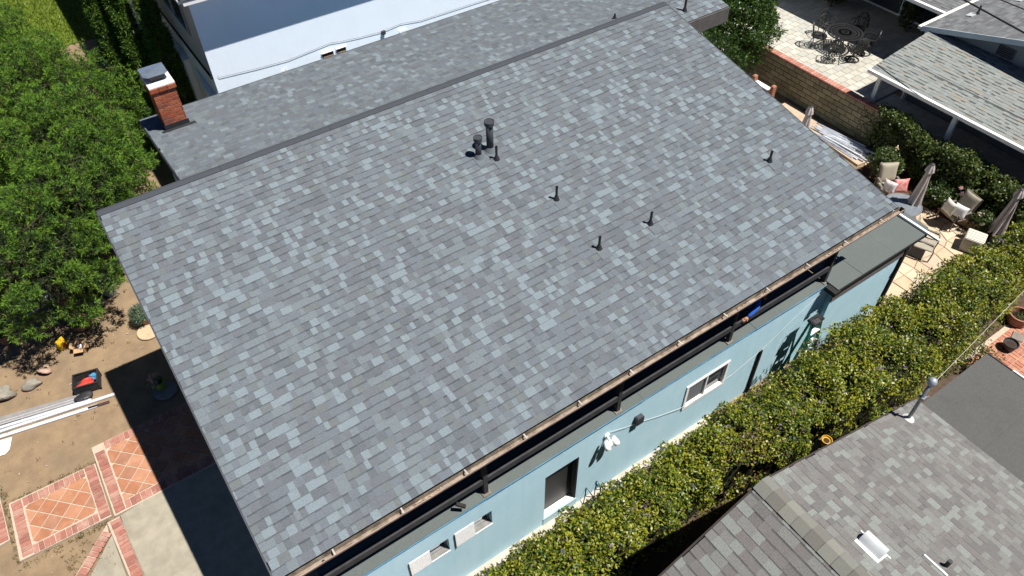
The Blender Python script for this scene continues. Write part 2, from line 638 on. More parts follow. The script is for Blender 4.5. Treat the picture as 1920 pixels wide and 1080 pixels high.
b = MB()
wall_cells(b, 0.1, 11.62, -0.02, WT, WY, WY + 0.2, openings)
b.build('wall', blue_stucco, house)
MB().box(0.1, 0.3, WY + 0.205, 12.0, -0.02, 2.40).build('wall', blue_stucco, house)
MB().box(1.15, 1.35, 12.005, 15.3, -0.02, 4.5).build('wall', blue_stucco, house)
MB().box(12.0, 12.2, 7.05, 15.3, -0.02, 4.2).build('wall', blue_stucco, house)
MB().box(1.36, 11.995, 15.1, 15.3, -0.02, 4.5).build('wall', blue_stucco, house)
MB().box(0.305, 11.995, 6.9, 7.0, 0.0, 4.2).build('inner_wall', black_paint, house)  # black colour puts the deep under-eave shade into this wall
MB().box(12.205, 13.4, 11.62, 11.8, 0, 4.6).build('wall', blue_stucco, house)
MB().box(13.2, 13.4, 11.805, 15.3, 0, 4.6).build('wall', blue_stucco, house)
# right-hand extension wall, board and corner post
MB().box(11.63, 14.06, 5.17, 5.32, -0.02, 2.1).build('wall', blue_stucco, house)
MB().box(11.60, 14.03, 5.135, 5.165, 1.93, 2.36).build('fascia_board', mat('brown_board', (0.15, 0.13, 0.115), (0.11, 0.097, 0.085), scale=7, bump=0.15), house)
MB().box(14.07, 14.17, 5.12, 5.24, 0, 2.44).build('post', black_paint, house)
# ledge roofing strip and blue edge
seams = [0.05, 2.9, 6.35, 9.3, 11.40]
for i in range(4):
    MB().box(seams[i] + 0.006, seams[i + 1], 5.27 if i % 2 else 5.275, 6.895, 2.41 + 0.0, 2.472 + 0.003 * (i % 2)).build('roofing_strip', roll_roof, house)
blue_tape = mat('blue_edge_paint', (0.04, 0.2, 0.4), (0.12, 0.33, 0.48), scale=3, rough=0.6)
MB().box(0.05, 11.40, 5.261, 5.268, 2.45, 2.474).build('edge_trim', blue_tape, house)
# sheets over the side extension
sx = [11.43, 12.21, 13.30, 14.36]
for i in range(3):
    MB().box(sx[i] + 0.006, sx[i + 1], 5.02, 6.6, 2.475, 2.522 + 0.003 * (i % 2)).build('roofing_sheet', roll_roof, house)
MB().prism([(14.366, 4.99), (14.60, 5.12), (14.62, 5.9), (14.366, 5.9)], 2.475, 2.524).build('roofing_sheet', roll_roof, house)
MB().box(11.43, 14.5, 5.03, 5.10, 2.37, 2.47).build('edge_beam', black_paint, house)
MB().box(14.5, 14.58, 5.105, 6.6, 2.37, 2.47).build('edge_beam', black_paint, house)
MB().box(11.3, 11.47, 4.98, 5.25, 2.39, 2.50).build('beam_end', black_paint, house)
# posts and rail beams under the eave
px = [-0.1, 2.95, 5.80, 8.62, 11.42]
for x in px[1:]:
    p = MB().box(x - 0.04, x + 0.04, 5.34, 5.42, 2.475, 4.07).build('post', grey_paint, house)
    MB().box(x - 0.075, x + 0.075, 5.30, 5.43, 2.476, 2.495).build('base_plate', mat('mastic', (0.2, 0.18, 0.15), (0.13, 0.12, 0.1), scale=20), p)
for i in range(4):
    MB().box(px[i] + 0.045, px[i + 1] - 0.045, 5.345, 5.425, 2.83, 2.965).build('rail_beam', grey_paint, house)
MB().bar((11.42, 5.44, 2.55), (11.9, 5.75, 3.6), 0.09).build('brace', grey_paint, house)
MB().bar((2.38, 5.36, 2.72), (2.5, 5.27, 2.64), 0.06, 0.04).build('loose_bracket', black_paint, house)
MB().box(RX0 + 0.1, RX1 - 0.1, 5.155, 5.19, 3.80, 4.075).build('eave_fascia', black_paint, house)

# windows and door
glass = mat('dark_glass', (0.03, 0.035, 0.04), (0.05, 0.055, 0.06), scale=2, rough=0.08, spec=0.6)
screen = mat('insect_screen', (0.13, 0.135, 0.145), (0.15, 0.155, 0.165), scale=60, rough=0.8)
o = openings[1]
w = MB().box(o[0] + 0.005, o[1] - 0.005, WY + 0.045, WY + 0.055, o[2] + 0.005, o[3] - 0.005).build('window', glass, house)
fr = MB()
for (a, c, d, e) in ((o[0] - 0.06, o[1] + 0.06, o[2] - 0.075, o[2]), (o[0] - 0.06, o[1] + 0.06, o[3], o[3] + 0.05), (o[0] - 0.06, o[0], o[2], o[3]), (o[1], o[1] + 0.06, o[2], o[3])):
    fr.box(a, c, WY - 0.025, WY + 0.042, d, e)
fr.build('frame', white_paint, w)
mid = (o[0] + o[1]) / 2
MB().box(mid - 0.018, mid + 0.018, WY - 0.01, WY + 0.042, o[2] + 0.002, o[3] - 0.002).build('mullion', white_paint, w)
MB().box(o[0] + 0.006, mid - 0.02, WY + 0.028, WY + 0.036, o[2] + 0.03, o[3] - 0.006).build('screen', screen, w)
MB().box(o[0] + 0.006, o[1] - 0.006, WY - 0.005, WY + 0.042, o[2] + 0.003, o[2] + 0.028).build('sill', white_paint, w)
bare = mat('white_patch', (0.95, 0.95, 0.94), (0.62, 0.62, 0.62), scale=38, bump=0.4, bscale=60, lo=0.42, hi=0.75)
for o in openings[2:]:
    w = MB().box(o[0] + 0.003, o[1] - 0.003, WY + 0.15, WY + 0.16, o[2] + 0.003, o[3] - 0.003).build('window', glass, house)
    fr = MB()
    ty = WY + 0.10
    for (a, c, d, e) in ((o[0] + 0.003, o[1] - 0.003, o[2] + 0.003, o[2] + 0.03), (o[0] + 0.003, o[1] - 0.003, o[3] - 0.03, o[3] - 0.003), (o[0] + 0.003, o[0] + 0.03, o[2] + 0.03, o[3] - 0.03), (o[1] - 0.03, o[1] - 0.003, o[2] + 0.03, o[3] - 0.03)):
        fr.box(a, c, ty, ty + 0.05, d, e)
    fr.build('frame', mat('grey_aluminium', (0.32, 0.33, 0.33), (0.26, 0.27, 0.27), rough=0.4, metal=0.5), w)
    MB().box(o[0] + 0.004, o[1] - 0.004, WY + 0.004, WY + 0.095, o[2] + 0.002, o[2] + 0.012).build('inner_sill', mat('sill_grey', (0.22, 0.21, 0.19), (0.16, 0.15, 0.14), scale=6), w)
    MB().box(o[0] - 0.004, o[1] + 0.004, WY - 0.012, WY - 0.002, o[2] - 0.03, o[2] - 0.002).build('sill', white_paint, w)
    MB().box(o[0] - 0.395, o[0] - 0.008, WY - 0.011, WY - 0.002, o[2] - 0.03, o[3] + 0.012).build('stucco_patch', bare, house)
    MB().box(o[0] - 0.405, o[0] - 0.398, WY - 0.03, WY - 0.002, o[2] - 0.05, o[3] + 0.014).build('metal_edge', dark_metal, house)
o = openings[0]
d = MB().box(o[0] + 0.003, o[1] - 0.003, WY + 0.13, WY + 0.17, o[2] + 0.002, o[3] - 0.003).build('door', mat('dark_door', (0.035, 0.035, 0.036), (0.028, 0.028, 0.029), scale=3, rough=0.45, spec=0.3), house)
MB().box(o[1] - 0.035, o[1] - 0.004, WY + 0.0, WY + 0.125, o[2] + 0.003, o[3] - 0.004).build('jamb', black_paint, d)
MB().box(o[0] + 0.003, o[1] - 0.04, WY + 0.004, WY + 0.125, o[2] + 0.004, o[2] + 0.03).build('threshold', white_paint, d)
MB().tube([(o[0] + 0.05, WY + 0.125, 1.0), (o[0] + 0.05, WY + 0.08, 1.0)], 0.022, 10).build('door_knob', mat('brass', (0.3, 0.25, 0.12), rough=0.3, metal=1.0), d)
MB().box(o[0] - 0.02, o[1] + 0.02, WY - 0.014, WY - 0.002, -0.02, o[2] - 0.012).build('door_step', mat('pale_step', (0.42, 0.55, 0.6), (0.36, 0.5, 0.56), scale=5), house)

# wall fittings: floodlight, box lamp, cable, downpipe
fl = MB()
fl.lathe([(0.06, 0), (0.065, 0.02), (0.05, 0.03)], (0, 0, 0), 16)
L0 = MB()
L0.tube([(5.52, WY - 0.003, 2.03), (5.52, WY - 0.035, 2.03)], 0.062, 16)
L0.tube([(5.52, WY - 0.03, 2.03), (5.51, WY - 0.13, 1.99)], 0.02, 8)
for dx in (-0.075, 0.075):
    L0.tube([(5.51, WY - 0.12, 1.99), (5.51 + dx, WY - 0.15, 1.98)], 0.016, 8)
    L0.tube([(5.51 + dx * 1.1, WY - 0.10, 2.04), (5.51 + dx * 1.3, WY - 0.17, 1.96), (5.51 + dx * 1.35, WY - 0.21, 1.91)], [0.035, 0.06, 0.066], 14)
L0.tube([(5.51, WY - 0.12, 1.95), (5.51, WY - 0.16, 1.86)], 0.042, 12)
L0.build('floodlight', white_paint, house, smooth=True)
MB().prism([(6.2, WY - 0.003), (6.36, WY - 0.003), (6.36, WY - 0.10), (6.2, WY - 0.10)], 1.83, 2.05, bevel=0.02).build('box_lamp', dark_metal, house)
pts = [(5.56, WY - 0.03, 2.12), (5.75, WY - 0.04, 2.05), (6.0, WY - 0.03, 1.9), (6.25, WY - 0.02, 1.79), (6.8, WY - 0.03, 1.55), (7.5, WY - 0.05, 1.30), (8.0, WY - 0.05, 1.24), (8.9, WY - 0.05, 1.33), (9.72, WY - 0.03, 1.53), (10.6, WY - 0.02, 1.98), (11.25, WY - 0.02, 2.3)]
MB().tube(pts, 0.0032, 6).build('cable', mat('cable_white', (0.6, 0.6, 0.58), rough=0.5), house)
MB().bar((9.74, WY - 0.03, 1.50), (9.76, WY - 0.03, 0.0), 0.05, 0.05).build('downpipe', black_paint, house)
MB().box(5.44, 5.475, WY - 0.05, WY - 0.003, 0.2, 0.30).build('hose_tap', blue_tape, house)

# ---------------- roof
roof = MB()
slab(roof, (RX0 + 0.01, EY + 0.012, EZ - 0.012 + 0.012 * TAN), (1, 0, 0), (0, COS, SIN), RX1 - RX0 - 0.02, 7.185, 0.05)
slab(roof, (1.02, RY + 0.015, RZ - 0.03), (1, 0, 0), (0, COS, -SIN), 12.95, 3.72, 0.05)
slab(roof, (RX1 + 0.02, 11.42, near_z(11.42) - 0.008), (1, 0, 0), (0, COS, SIN), 1.35, 0.77, 0.05)
roof = roof.build('roof', deck_wood, house)
shingles(roof, (RX0, EY, EZ), (1, 0, 0), (0, COS, SIN), RX1 - RX0, 7.2, grey_tones, grey_w, 300, key='n')
cf = lambda x, v: True
fu = Vector((-1, 0, 0))
FL = 3.74
fo = Vector((13.98, RY + FL * COS, RZ - FL * SIN))
shingles(roof, fo, (-1, 0, 0), (0, -COS, SIN), 12.98, FL, grey_tones, [0.09, 0.26, 0.36, 0.14, 0.05, 0.1], 0, key='f')
shingles(roof, (RX1 + 0.005, 11.40, near_z(11.40)), (1, 0, 0), (0, COS, SIN), 1.36, 0.79, grey_tones, grey_w, 0, key='s')
# ridge cap: a bent dark strip with raised lip
rc = MB()
for sgn in (-1, 1):
    for j in range(2):
        pass
prof = [(-0.085, -0.012), (-0.085, 0.016), (-0.02, 0.03), (0.02, 0.03), (0.085, 0.016), (0.085, -0.012)]
for (xa, xb) in [(RX0 - 0.01 + i * (RX1 - RX0 + 0.02) / 6, RX0 - 0.01 + (i + 1) * (RX1 - RX0 + 0.02) / 6) for i in range(6)]:
    c = MB()
    vs = []
    for x in (xa + 0.002, xb - 0.002):
        for y, z in prof:
            vs.append((x, RY + y, RZ - abs(y) * TAN + z))
    c.add(vs, [(0, 6, 7, 1), (1, 7, 8, 2), (2, 8, 9, 3), (3, 9, 10, 4), (4, 10, 11, 5), (5, 4, 3, 2, 1, 0), (6, 7, 8, 9, 10, 11)])
    c.build('ridge_cap', mat('ridge_grey', (0.05, 0.056, 0.066), (0.041, 0.046, 0.054), scale=60, bump=0.3, bscale=150), roof)
# rake trims
for (x0, x1) in ((RX0 - 0.022, RX0 - 0.002), (RX1 + 0.002, RX1 + 0.022)):
    t = MB()
    vs = [(x, y, near_z(y) + dz) for x in (x0, x1) for y, dz in ((EY - 0.01, -0.12), (RY, -0.12), (RY, 0.006), (EY - 0.01, 0.006))]
    t.add(vs, [(0, 1, 2, 3), (7, 6, 5, 4), (0, 4, 5, 1), (1, 5, 6, 2), (2, 6, 7, 3), (3, 7, 4, 0)])
    t.build('rake_trim', dark_metal, roof)
t = MB()
vs = [(x, y, RZ - (y - RY) * TAN + dz) for x in (0.975, 0.998) for y, dz in ((RY + 0.05, -0.12), (RY + FL * COS, -0.12), (RY + FL * COS, 0.004), (RY + 0.05, 0.004))]
t.add(vs, [(0, 1, 2, 3), (7, 6, 5, 4), (0, 4, 5, 1), (1, 5, 6, 2), (2, 6, 7, 3), (3, 7, 4, 0)])
t.build('rake_trim', black_metal, roof)
MB().box(RX1 + 0.03, 13.98, 11.36, 11.395, 4.98, 5.345).build('eave_board', mat('grey_brown_board', (0.10, 0.095, 0.09), (0.075, 0.07, 0.068), scale=6, bump=0.2), roof)
MB().box(0.99, 13.98, RY + FL * COS + 0.002, RY + FL * COS + 0.03, RZ - FL * SIN - 0.12, RZ - FL * SIN + 0.004).build('eave_fascia', dark_metal, roof)

# gutter: U section with debris and straps
gb = MB()
GP = [(5.112, 4.085), (5.108, 3.985), (5.05, 3.98), (5.022, 4.01), (5.012, 4.066), (5.022, 4.074)]
xs_g = np.linspace(RX0 - 0.02, RX1 + 0.1, 14)
for i in range(len(xs_g)):
    sag = 0.004 * math.sin(i * 2.1)
    for y, z in GP:
        gb.v.append((xs_g[i], y, z + sag))
k = len(GP)
for i in range(len(xs_g) - 1):
    for j in range(k - 1):
        gb.f.append((i * k + j, (i + 1) * k + j, (i + 1) * k + j + 1, i * k + j + 1))
        gb.m.append(0 if j < 2 else 1)
gut = gb.build('gutter', [mat('gutter_debris', (0.27, 0.215, 0.165), (0.1, 0.08, 0.06), scale=7, bump=0.6, bscale=40, c3=(0.4, 0.35, 0.29), scale3=3, amt3=0.6, detail=8),
                          mat('gutter_paint', (0.33, 0.24, 0.2), (0.2, 0.145, 0.12), scale=6, rough=0.6)], house)
for x in np.arange(0.35, 12.6, 1.065):
    MB().box(x - 0.012, x + 0.012, 5.014, 5.11, 4.076, 4.083).build('strap', mat('strap_metal', (0.5, 0.47, 0.43), (0.4, 0.37, 0.34), rough=0.4, metal=0.3), gut)
MB().box(RX1 + 0.101, RX1 + 0.106, 5.012, 5.115, 3.98, 4.08).build('end_cap', black_metal, gut)
MB().tube([(0.18, 5.07, 3.985), (0.18, 5.07, 3.995)], 0.022, 10).build('outlet', black_metal, gut)
for i in range(9):
    x = random.uniform(0.0, 12.3)
    db = MB()
    for q in range(10):
        a = random.uniform(0, 6.28)
        db.obox((x + random.gauss(0, 0.14), 5.065 + random.uniform(-0.025, 0.03), 3.99 + random.uniform(0, 0.006)), (0.05, 0.012, 0.008), Matrix.Rotation(random.uniform(-0.5, 0.5), 3, 'Z'))
    tag(db.build('debris', mat('leaf_litter', (0.4, 0.33, 0.24), (0.18, 0.13, 0.09), scale=20), gut), kind='stuff')


# ---------------- roof vents
def flash(b, x, y, w, l):
    c = Vector((x, y, near_z(y)))
    M3 = Matrix(((1, 0, 0), (0, COS, SIN), (0, -SIN, COS))).transposed()
    b.obox(c + M3 @ Vector((0, -0.08, 0.011)), (w, l, 0.006), M3)


flash_m = mat('flashing_grey', (0.1, 0.115, 0.13), (0.088, 0.1, 0.115), scale=8, rough=0.6)
for (x, y, h, r) in ((6.03, 10.17, 0.46, 0.06), (6.33, 10.22, 0.66, 0.07)):
    z = near_z(y)
    v = MB().tube([(x, y, z - 0.02), (x, y, z + h - 0.05)], r, 20).build('vent_pipe', dark_metal, house, smooth=True)
    MB().lathe([(r * 1.05, 0), (r * 1.38, 0.03), (r * 1.42, 0.11), (r * 1.36, 0.115), (r * 1.32, 0.10), (0.001, 0.10)], (x, y, z + h - 0.11), 24).build('vent_cap', dark_metal, v)
    MB().lathe([(r * 1.5, 0), (r * 1.45, 0.012), (r * 1.02, 0.035)], (x, y, z + 0.03), 20).build('storm_collar', mat('collar_grey', (0.17, 0.18, 0.19), (0.14, 0.15, 0.16), rough=0.6), v)
    fb = MB().lathe([(r * 2.1, -0.03), (r * 1.1, 0.08)], (x, y, z), 20)
    flash(fb, x, y, 0.26, 0.34)
    fb.build('flashing', flash_m, v)
for (x, y, h) in ((6.30, 9.95, 0.30), (6.73, 8.58, 0.30), (6.73, 7.28, 0.28), (7.93, 7.25, 0.28), (11.16, 7.28, 0.24)):
    z = near_z(y)
    v = MB().tube([(x, y, z - 0.02), (x, y, z + h)], 0.024, 14, cap=False).build('vent_pipe', black_metal, house, smooth=True)
    MB().lathe([(0.028, 0), (0.028, 0.03), (0.02, 0.03), (0.02, 0.0)], (x, y, z + h - 0.02), 14).build('pipe_lip', black_metal, v)
    fb = MB().lathe([(0.075, -0.02), (0.045, 0.05), (0.028, 0.10)], (x, y, z), 16)
    fb.build('boot', black_metal, v)
    fb = MB()
    flash(fb, x + 0.02, y - 0.07, 0.24, 0.2)
    fb.build('flashing', flash_m, v)
v = MB().tube([(12.85, 11.75, 5.40), (12.85, 11.75, 5.85)], 0.028, 12, cap=False).build('vent_pipe', black_metal, house)
MB().lathe([(0.075, -0.02), (0.045, 0.05), (0.028, 0.10)], (12.85, 11.75, near_z(11.75)), 16).build('boot', black_metal, v)
v = MB().tube([(11.2, 12.35, 5.46), (11.2, 12.35, 5.60)], 0.024, 12).build('vent_pipe', black_metal, house)
MB().lathe([(0.07, -0.02), (0.028, 0.06)], (11.2, 12.35, 5.478), 16).build('boot', black_metal, v)

# ---------------- chimney of bricks
cx0, cx1, cy0, cy1 = 1.34, 1.81, 14.77, 15.36
cz0 = RZ - (cy0 - RY) * TAN
core = MB().box(cx0 + 0.012, cx1 - 0.012, cy0 + 0.012, cy1 - 0.012, 4.2, cz0 + 0.88).build('chimney', mortar, house)
brick_m = [mat('red_brick_%s' % n, c, tuple(x * 0.75 for x in c), scale=25, bump=0.3, bscale=90) for n, c in (('a', (0.30, 0.082, 0.04)), ('b', (0.25, 0.07, 0.037)), ('c', (0.33, 0.105, 0.055)), ('d', (0.20, 0.075, 0.05)))]
BM = {}


def brick(parent, c, size, m, rz=0.0, name='brick'):
    k = (tuple(round(s_, 3) for s_ in size), m.name)
    if k not in BM:
        me_b = MB()
        a, b_, h = size
        me_b.prism([(-a / 2, -b_ / 2), (a / 2, -b_ / 2), (a / 2, b_ / 2), (-a / 2, b_ / 2)], 0, h, bevel=min(0.008, h * 0.3))
        me = bpy.data.meshes.new(name)
        me.from_pydata(me_b.v, [], me_b.f)
        me.materials.append(m)
        BM[k] = me
    return inst(name, BM[k], c, parent, (0, 0, rz))


ch, bl = 0.089, 0.215
for j in range(11):
    z = cz0 - 0.02 + j * ch
    if j >= 10:
        break
    off = (j % 2) * bl / 2
    # front and back faces
    x = cx0 - off
    while x < cx1 - 0.01:
        a, c = max(x, cx0), min(x + bl, cx1)
        if c - a > 0.03:
            for yy in (cy0 + 0.04, cy1 - 0.04):
                brick(core, ((a + c) / 2, yy, z), (c - a - 0.014, 0.08, ch - 0.013), random.choice(brick_m))
        x += bl
    y = cy0 + 0.08 - (bl / 2 - off)
    while y < cy1 - 0.09:
        a, c = max(y, cy0 + 0.085), min(y + bl, cy1 - 0.085)
        if c - a > 0.03:
            for xx in (cx0 + 0.04, cx1 - 0.04):
                brick(core, (xx, (a + c) / 2, z), (0.08, c - a - 0.014, ch - 0.013), random.choice(brick_m))
        y += bl
zt = cz0 - 0.02 + 10 * ch
for i in range(5):        # projecting top course
    w_ = (cx1 - cx0 + 0.05) / 3
    if i < 3:
        brick(core, (cx0 - 0.025 + w_ * (i + 0.5), cy0 + 0.02, zt + 0.002), (w_ - 0.008, 0.10, ch), brick_m[i % 3])
        brick(core, (cx0 - 0.025 + w_ * (i + 0.5), cy1 - 0.02, zt + 0.002), (w_ - 0.008, 0.10, ch), brick_m[i % 3])
for i in range(2):
    for xx in (cx0 + 0.02, cx1 - 0.02):
        brick(core, (xx, cy0 + 0.19 + i * 0.22, zt + 0.002), (0.10, 0.21, ch), brick_m[i])
ct = zt + ch + 0.004
MB().prism([(cx0 - 0.02, cy0 - 0.015), (cx1 + 0.02, cy0 - 0.015), (cx1 + 0.02, cy1 + 0.02), (cx0 - 0.02, cy1 + 0.02)], ct, ct + 0.035, bevel=0.012).build('chimney_crown', mat('crown_mortar', (0.66, 0.64, 0.62), (0.55, 0.53, 0.5), scale=9, bump=0.3), core)
fx, fy = 1.555, 15.1
MB().box(fx - 0.13, fx + 0.13, fy - 0.14, fy + 0.14, ct + 0.03, ct + 0.18).build('spark_screen', mat('mesh_metal', (0.12, 0.11, 0.12), (0.03, 0.03, 0.03), scale=150, rough=0.6, metal=0.5), core)
cap = MB()
pl = [(fx - 0.24, fy - 0.15), (fx - 0.16, fy - 0.23), (fx + 0.18, fy - 0.23), (fx + 0.24, fy - 0.17), (fx + 0.24, fy + 0.23), (fx - 0.24, fy + 0.23)]
n_ = len(pl)
cap.add([(x, y, ct + 0.18) for x, y in pl] + [(x, y, ct + 0.19) for x, y in pl] + [(fx, fy, ct + 0.215)], [tuple(range(n_))[::-1]] + [(i, (i + 1) % n_, n_ + (i + 1) % n_, n_ + i) for i in range(n_)] + [(n_ + i, n_ + (i + 1) % n_, 2 * n_) for i in range(n_)])
cap.build('chimney_cap', mat('galvanised', (0.5, 0.58, 0.66), (0.38, 0.45, 0.52), scale=6, rough=0.38, metal=0.85, spec=0.5), core)  # blue tint in the colour stands in for reflected sky
MB().box(cx0 - 0.014, cx1 + 0.014, cy0 - 0.016, cy0 - 0.004, cz0 - 0.03, cz0 + 0.13).build('flashing', black_metal, core)
MB().box(cx0 - 0.10, cx1 + 0.12, cy0 - 0.10, cy0 - 0.012, cz0 + 0.012, cz0 + 0.03).build('flashing', black_metal, core)
MB().box(cx0 - 0.016, cx0 - 0.003, cy0 - 0.012, cy1, cz0 - 0.16, cz0 + 0.10).build('flashing', black_metal, core)

# ================================================================ WHITE TWO-STOREY HOUSE BEHIND
white_stucco = mat('white_stucco', (0.80, 0.88, 0.97), (0.77, 0.85, 0.94), scale=1.2, bump=0.35, bscale=110, detail=8, streak=(0.73, 0.81, 0.89))
taupe = mat('taupe_stucco', (0.42, 0.39, 0.34), (0.38, 0.35, 0.305), scale=2, bump=0.2)
pale_green = mat('pale_grey_stucco', (0.8, 0.82, 0.77), (0.74, 0.76, 0.71), scale=2, bump=0.2)
WH = thing('white_house', (10, 24, 0), 'white two-storey house with a deep eave, standing behind the shingle roof', 'house')
MB().box(3.13, 24, 18.0, 18.2, 0, 6.1).build('wall', white_stucco, WH)
MB().box(3.13, 3.33, 18.205, 34, 0, 6.1).build('wall', pale_green, WH)
MB().box(3.105, 3.127, 18.06, 34, 4.05, 6.08).build('cladding', taupe, WH)
MB().box(3.075, 3.125, 18.0, 34, 3.96, 4.04).build('belt_trim', black_paint, WH)
for i, y in enumerate((18.05, 20.6, 23.2, 26.0)):
    MB().box(2.98, 3.125, y, y + 0.5, 0, 3.3).build('pilaster', pale_green, WH)
    MB().prism([(2.985, y + 0.505), (3.12, y + 0.505), (3.12, y + 2.0), (2.985, y + 0.9)], 2.7, 3.3).build('arch_head', pale_green, WH)
MB().box(2.99, 24, 17.63, 34, 6.10, 6.22).build('eave', mat('eave_grey', (0.45, 0.45, 0.44), (0.4, 0.4, 0.4), scale=5), WH)
gt = MB().box(2.94, 24, 17.52, 17.625, 6.10, 6.20).build('gutter', white_paint, WH)
MB().box(2.86, 2.985, 17.63, 34, 6.12, 6.2).build('gutter', white_paint, WH)
MB().box(2.9, 24.1, 17.5, 34.2, 6.225, 6.3).build('roof', mat('far_roof', (0.14, 0.14, 0.14), (0.1, 0.1, 0.1), scale=30), WH)
w = MB().box(3.085, 3.10, 18.9, 21.2, 4.85, 5.75).build('window', glass, WH)
fr = MB()
for (a, c, d, e) in ((18.83, 21.27, 4.78, 4.85), (18.83, 21.27, 5.75, 5.82), (18.83, 18.9, 4.85, 5.75), (21.2, 21.27, 4.85, 5.75), (20.02, 20.08, 4.85, 5.75)):
    fr.box(3.06, 3.10, a, c, d, e)
fr.build('frame', mat('grey_frame', (0.3, 0.32, 0.33), (0.26, 0.28, 0.29), rough=0.4), w)
for (a, c) in ((6.0, 6.32), (6.43, 6.69)):
    vt = MB().box(a, c, 17.985, 17.997, 3.57, 3.70).build('wall_vent', mat('vent_dark', (0.02, 0.018, 0.016), (0.035, 0.03, 0.025), scale=30), WH)
    MB().box(a - 0.02, c + 0.02, 17.955, 17.997, 3.705, 3.72).build('hood', white_paint, vt)
    MB().box(a + 0.02, c - 0.02, 17.97, 17.984, 3.575, 3.60).build('louvre', mat('vent_tan', (0.3, 0.2, 0.15), (0.22, 0.15, 0.1), scale=30), vt)
MB().tube([(3.24, 17.98, 4.03), (3.26, 17.98, 3.97), (4.2, 17.98, 3.89), (5.07, 17.98, 3.84), (5.6, 17.98, 3.88), (6.3, 17.98, 3.93), (6.6, 17.98, 3.88), (7.1, 17.98, 3.83), (7.84, 17.98, 3.78), (8.4, 17.98, 3.83), (9.05, 17.98, 3.74), (11.1, 17.98, 3.73), (14, 17.98, 3.7)], 0.0045, 6).build('cable', mat('cable_grey', (0.1, 0.095, 0.09), rough=0.6), WH)
MB().box(7.79, 7.89, 17.93, 17.997, 3.70, 3.80).build('junction_box', dark_metal, WH)
MB().tube([(4.86, 17.985, 3.2), (4.86, 17.95, 3.62), (4.93, 17.95, 3.66), (4.95, 17.95, 3.6)], 0.02, 8).build('pipe', white_paint, WH)
MB().tube([(8.3, 17.985, 3.3), (8.3, 17.95, 3.66), (8.55, 17.95, 3.64)], 0.015, 8).build('pipe', white_paint, WH)

# ================================================================ GREY NEIGHBOUR HOUSE WITH PORCH, BEYOND THE BLOCK WALL
NHs = thing('porch_house', (24.5, 8, 0), 'grey gabled house with a pale shingle porch roof beyond the block wall', 'house')
grey_wall = mat('grey_wall', (0.20, 0.215, 0.225), (0.18, 0.195, 0.205), scale=3, bump=0.2)
gx, ge_y, ge_z, gsl = 22.62, 10.78, 2.50, math.radians(15.2)
# gable wall facing the patio
gw = MB()
poly = [(10.5, 0.0), (10.5, ge_z - 0.05), (5.0, ge_z - 0.05 + 5.78 * math.tan(gsl)), (-0.5, ge_z - 0.05), (-0.5, 0.0)]
vs = [(x, y, z) for x in (gx + 0.03, gx + 0.2) for y, z in poly]
gw.add(vs, [(0, 1, 2, 3, 4), (9, 8, 7, 6, 5)] + [(i, (i + 1) % 5 + 0, 5 + (i + 1) % 5, 5 + i) for i in range(5)])
gw.build('gable_wall', grey_wall, NHs)
MB().box(gx + 0.205, 34, 10.3, 10.5, 0, ge_z - 0.06).build('wall', grey_wall, NHs)
lv = MB().box(gx - 0.0, gx + 0.025, 8.05, 8.55, 2.55, 2.85).build('gable_vent', mat('vent_frame', (0.1, 0.105, 0.11), rough=0.7), NHs)
for i in range(5):
    MB().obox((gx - 0.012, 8.3, 2.58 + i * 0.058), (0.035, 0.46, 0.012), Matrix.Rotation(-0.6, 3, 'Y')).build('slat', dark_metal, lv)
rf = MB()
Lg = 5.78 / math.cos(gsl)
slab(rf, (34, ge_y - 0.01, ge_z - 0.012), (-1, 0, 0), (0, -math.cos(gsl), math.sin(gsl)), 34 - gx + 0.22, Lg, 0.06)
slab(rf, (gx - 0.22, -0.78, ge_z - 0.012), (1, 0, 0), (0, math.cos(gsl), math.sin(gsl)), 34 - gx + 0.22, Lg, 0.06)
rf = rf.build('roof', deck_wood, NHs)
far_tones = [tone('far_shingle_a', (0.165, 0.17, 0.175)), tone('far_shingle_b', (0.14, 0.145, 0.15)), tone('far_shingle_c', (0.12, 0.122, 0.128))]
shingles(rf, (32, ge_y, ge_z), (-1, 0, 0), (0, -math.cos(gsl), math.sin(gsl)), 32 - gx + 0.22, Lg, far_tones, [1, 1, 1], 0, widths=(0.17, 0.215, 0.27, 0.34), key='g')
# barge board, eave gutter
bb = MB()
for (x0, x1, up0, up1) in ((gx - 0.245, gx - 0.222, -0.13, 0.03),):
    vs = [(x, y, ge_z + (ge_y - y) * math.tan(gsl) + dz) for x in (x0, x1) for y, dz in ((ge_y, up0), (5.0, up0), (5.0, up1), (ge_y, up1))]
    bb.add(vs, [(3, 2, 1, 0), (4, 5, 6, 7), (1, 5, 4, 0), (2, 6, 5, 1), (3, 7, 6, 2), (0, 4, 7, 3)])
bb.build('barge_board', mat('pale_blue_board', (0.42, 0.48, 0.52), (0.38, 0.44, 0.48), scale=4), rf)
MB().box(gx - 0.26, 34, ge_y + 0.004, ge_y + 0.11, ge_z - 0.09, ge_z + 0.005).build('gutter', mat('cream_gutter', (0.75, 0.74, 0.62), (0.7, 0.69, 0.58), scale=6, rough=0.5), rf)
for (x, y) in ((24.05, 10.1), (25.9, 9.7)):
    z = ge_z + (ge_y - y) * math.tan(gsl)
    v = MB().tube([(x, y, z - 0.05), (x, y, z + 0.28)], 0.03, 10).build('vent_pipe', black_metal, NHs)
    MB().lathe([(0.09, -0.02), (0.03, 0.08)], (x, y, z), 14).build('boot', black_metal, v)
    MB().obox((x - 0.15, y + 0.1, z - 0.01), (0.3, 0.2, 0.03), Matrix.Rotation(-gsl, 3, 'X')).build('flashing', mat('pale_flashing', (0.4, 0.42, 0.42), rough=0.5), v)
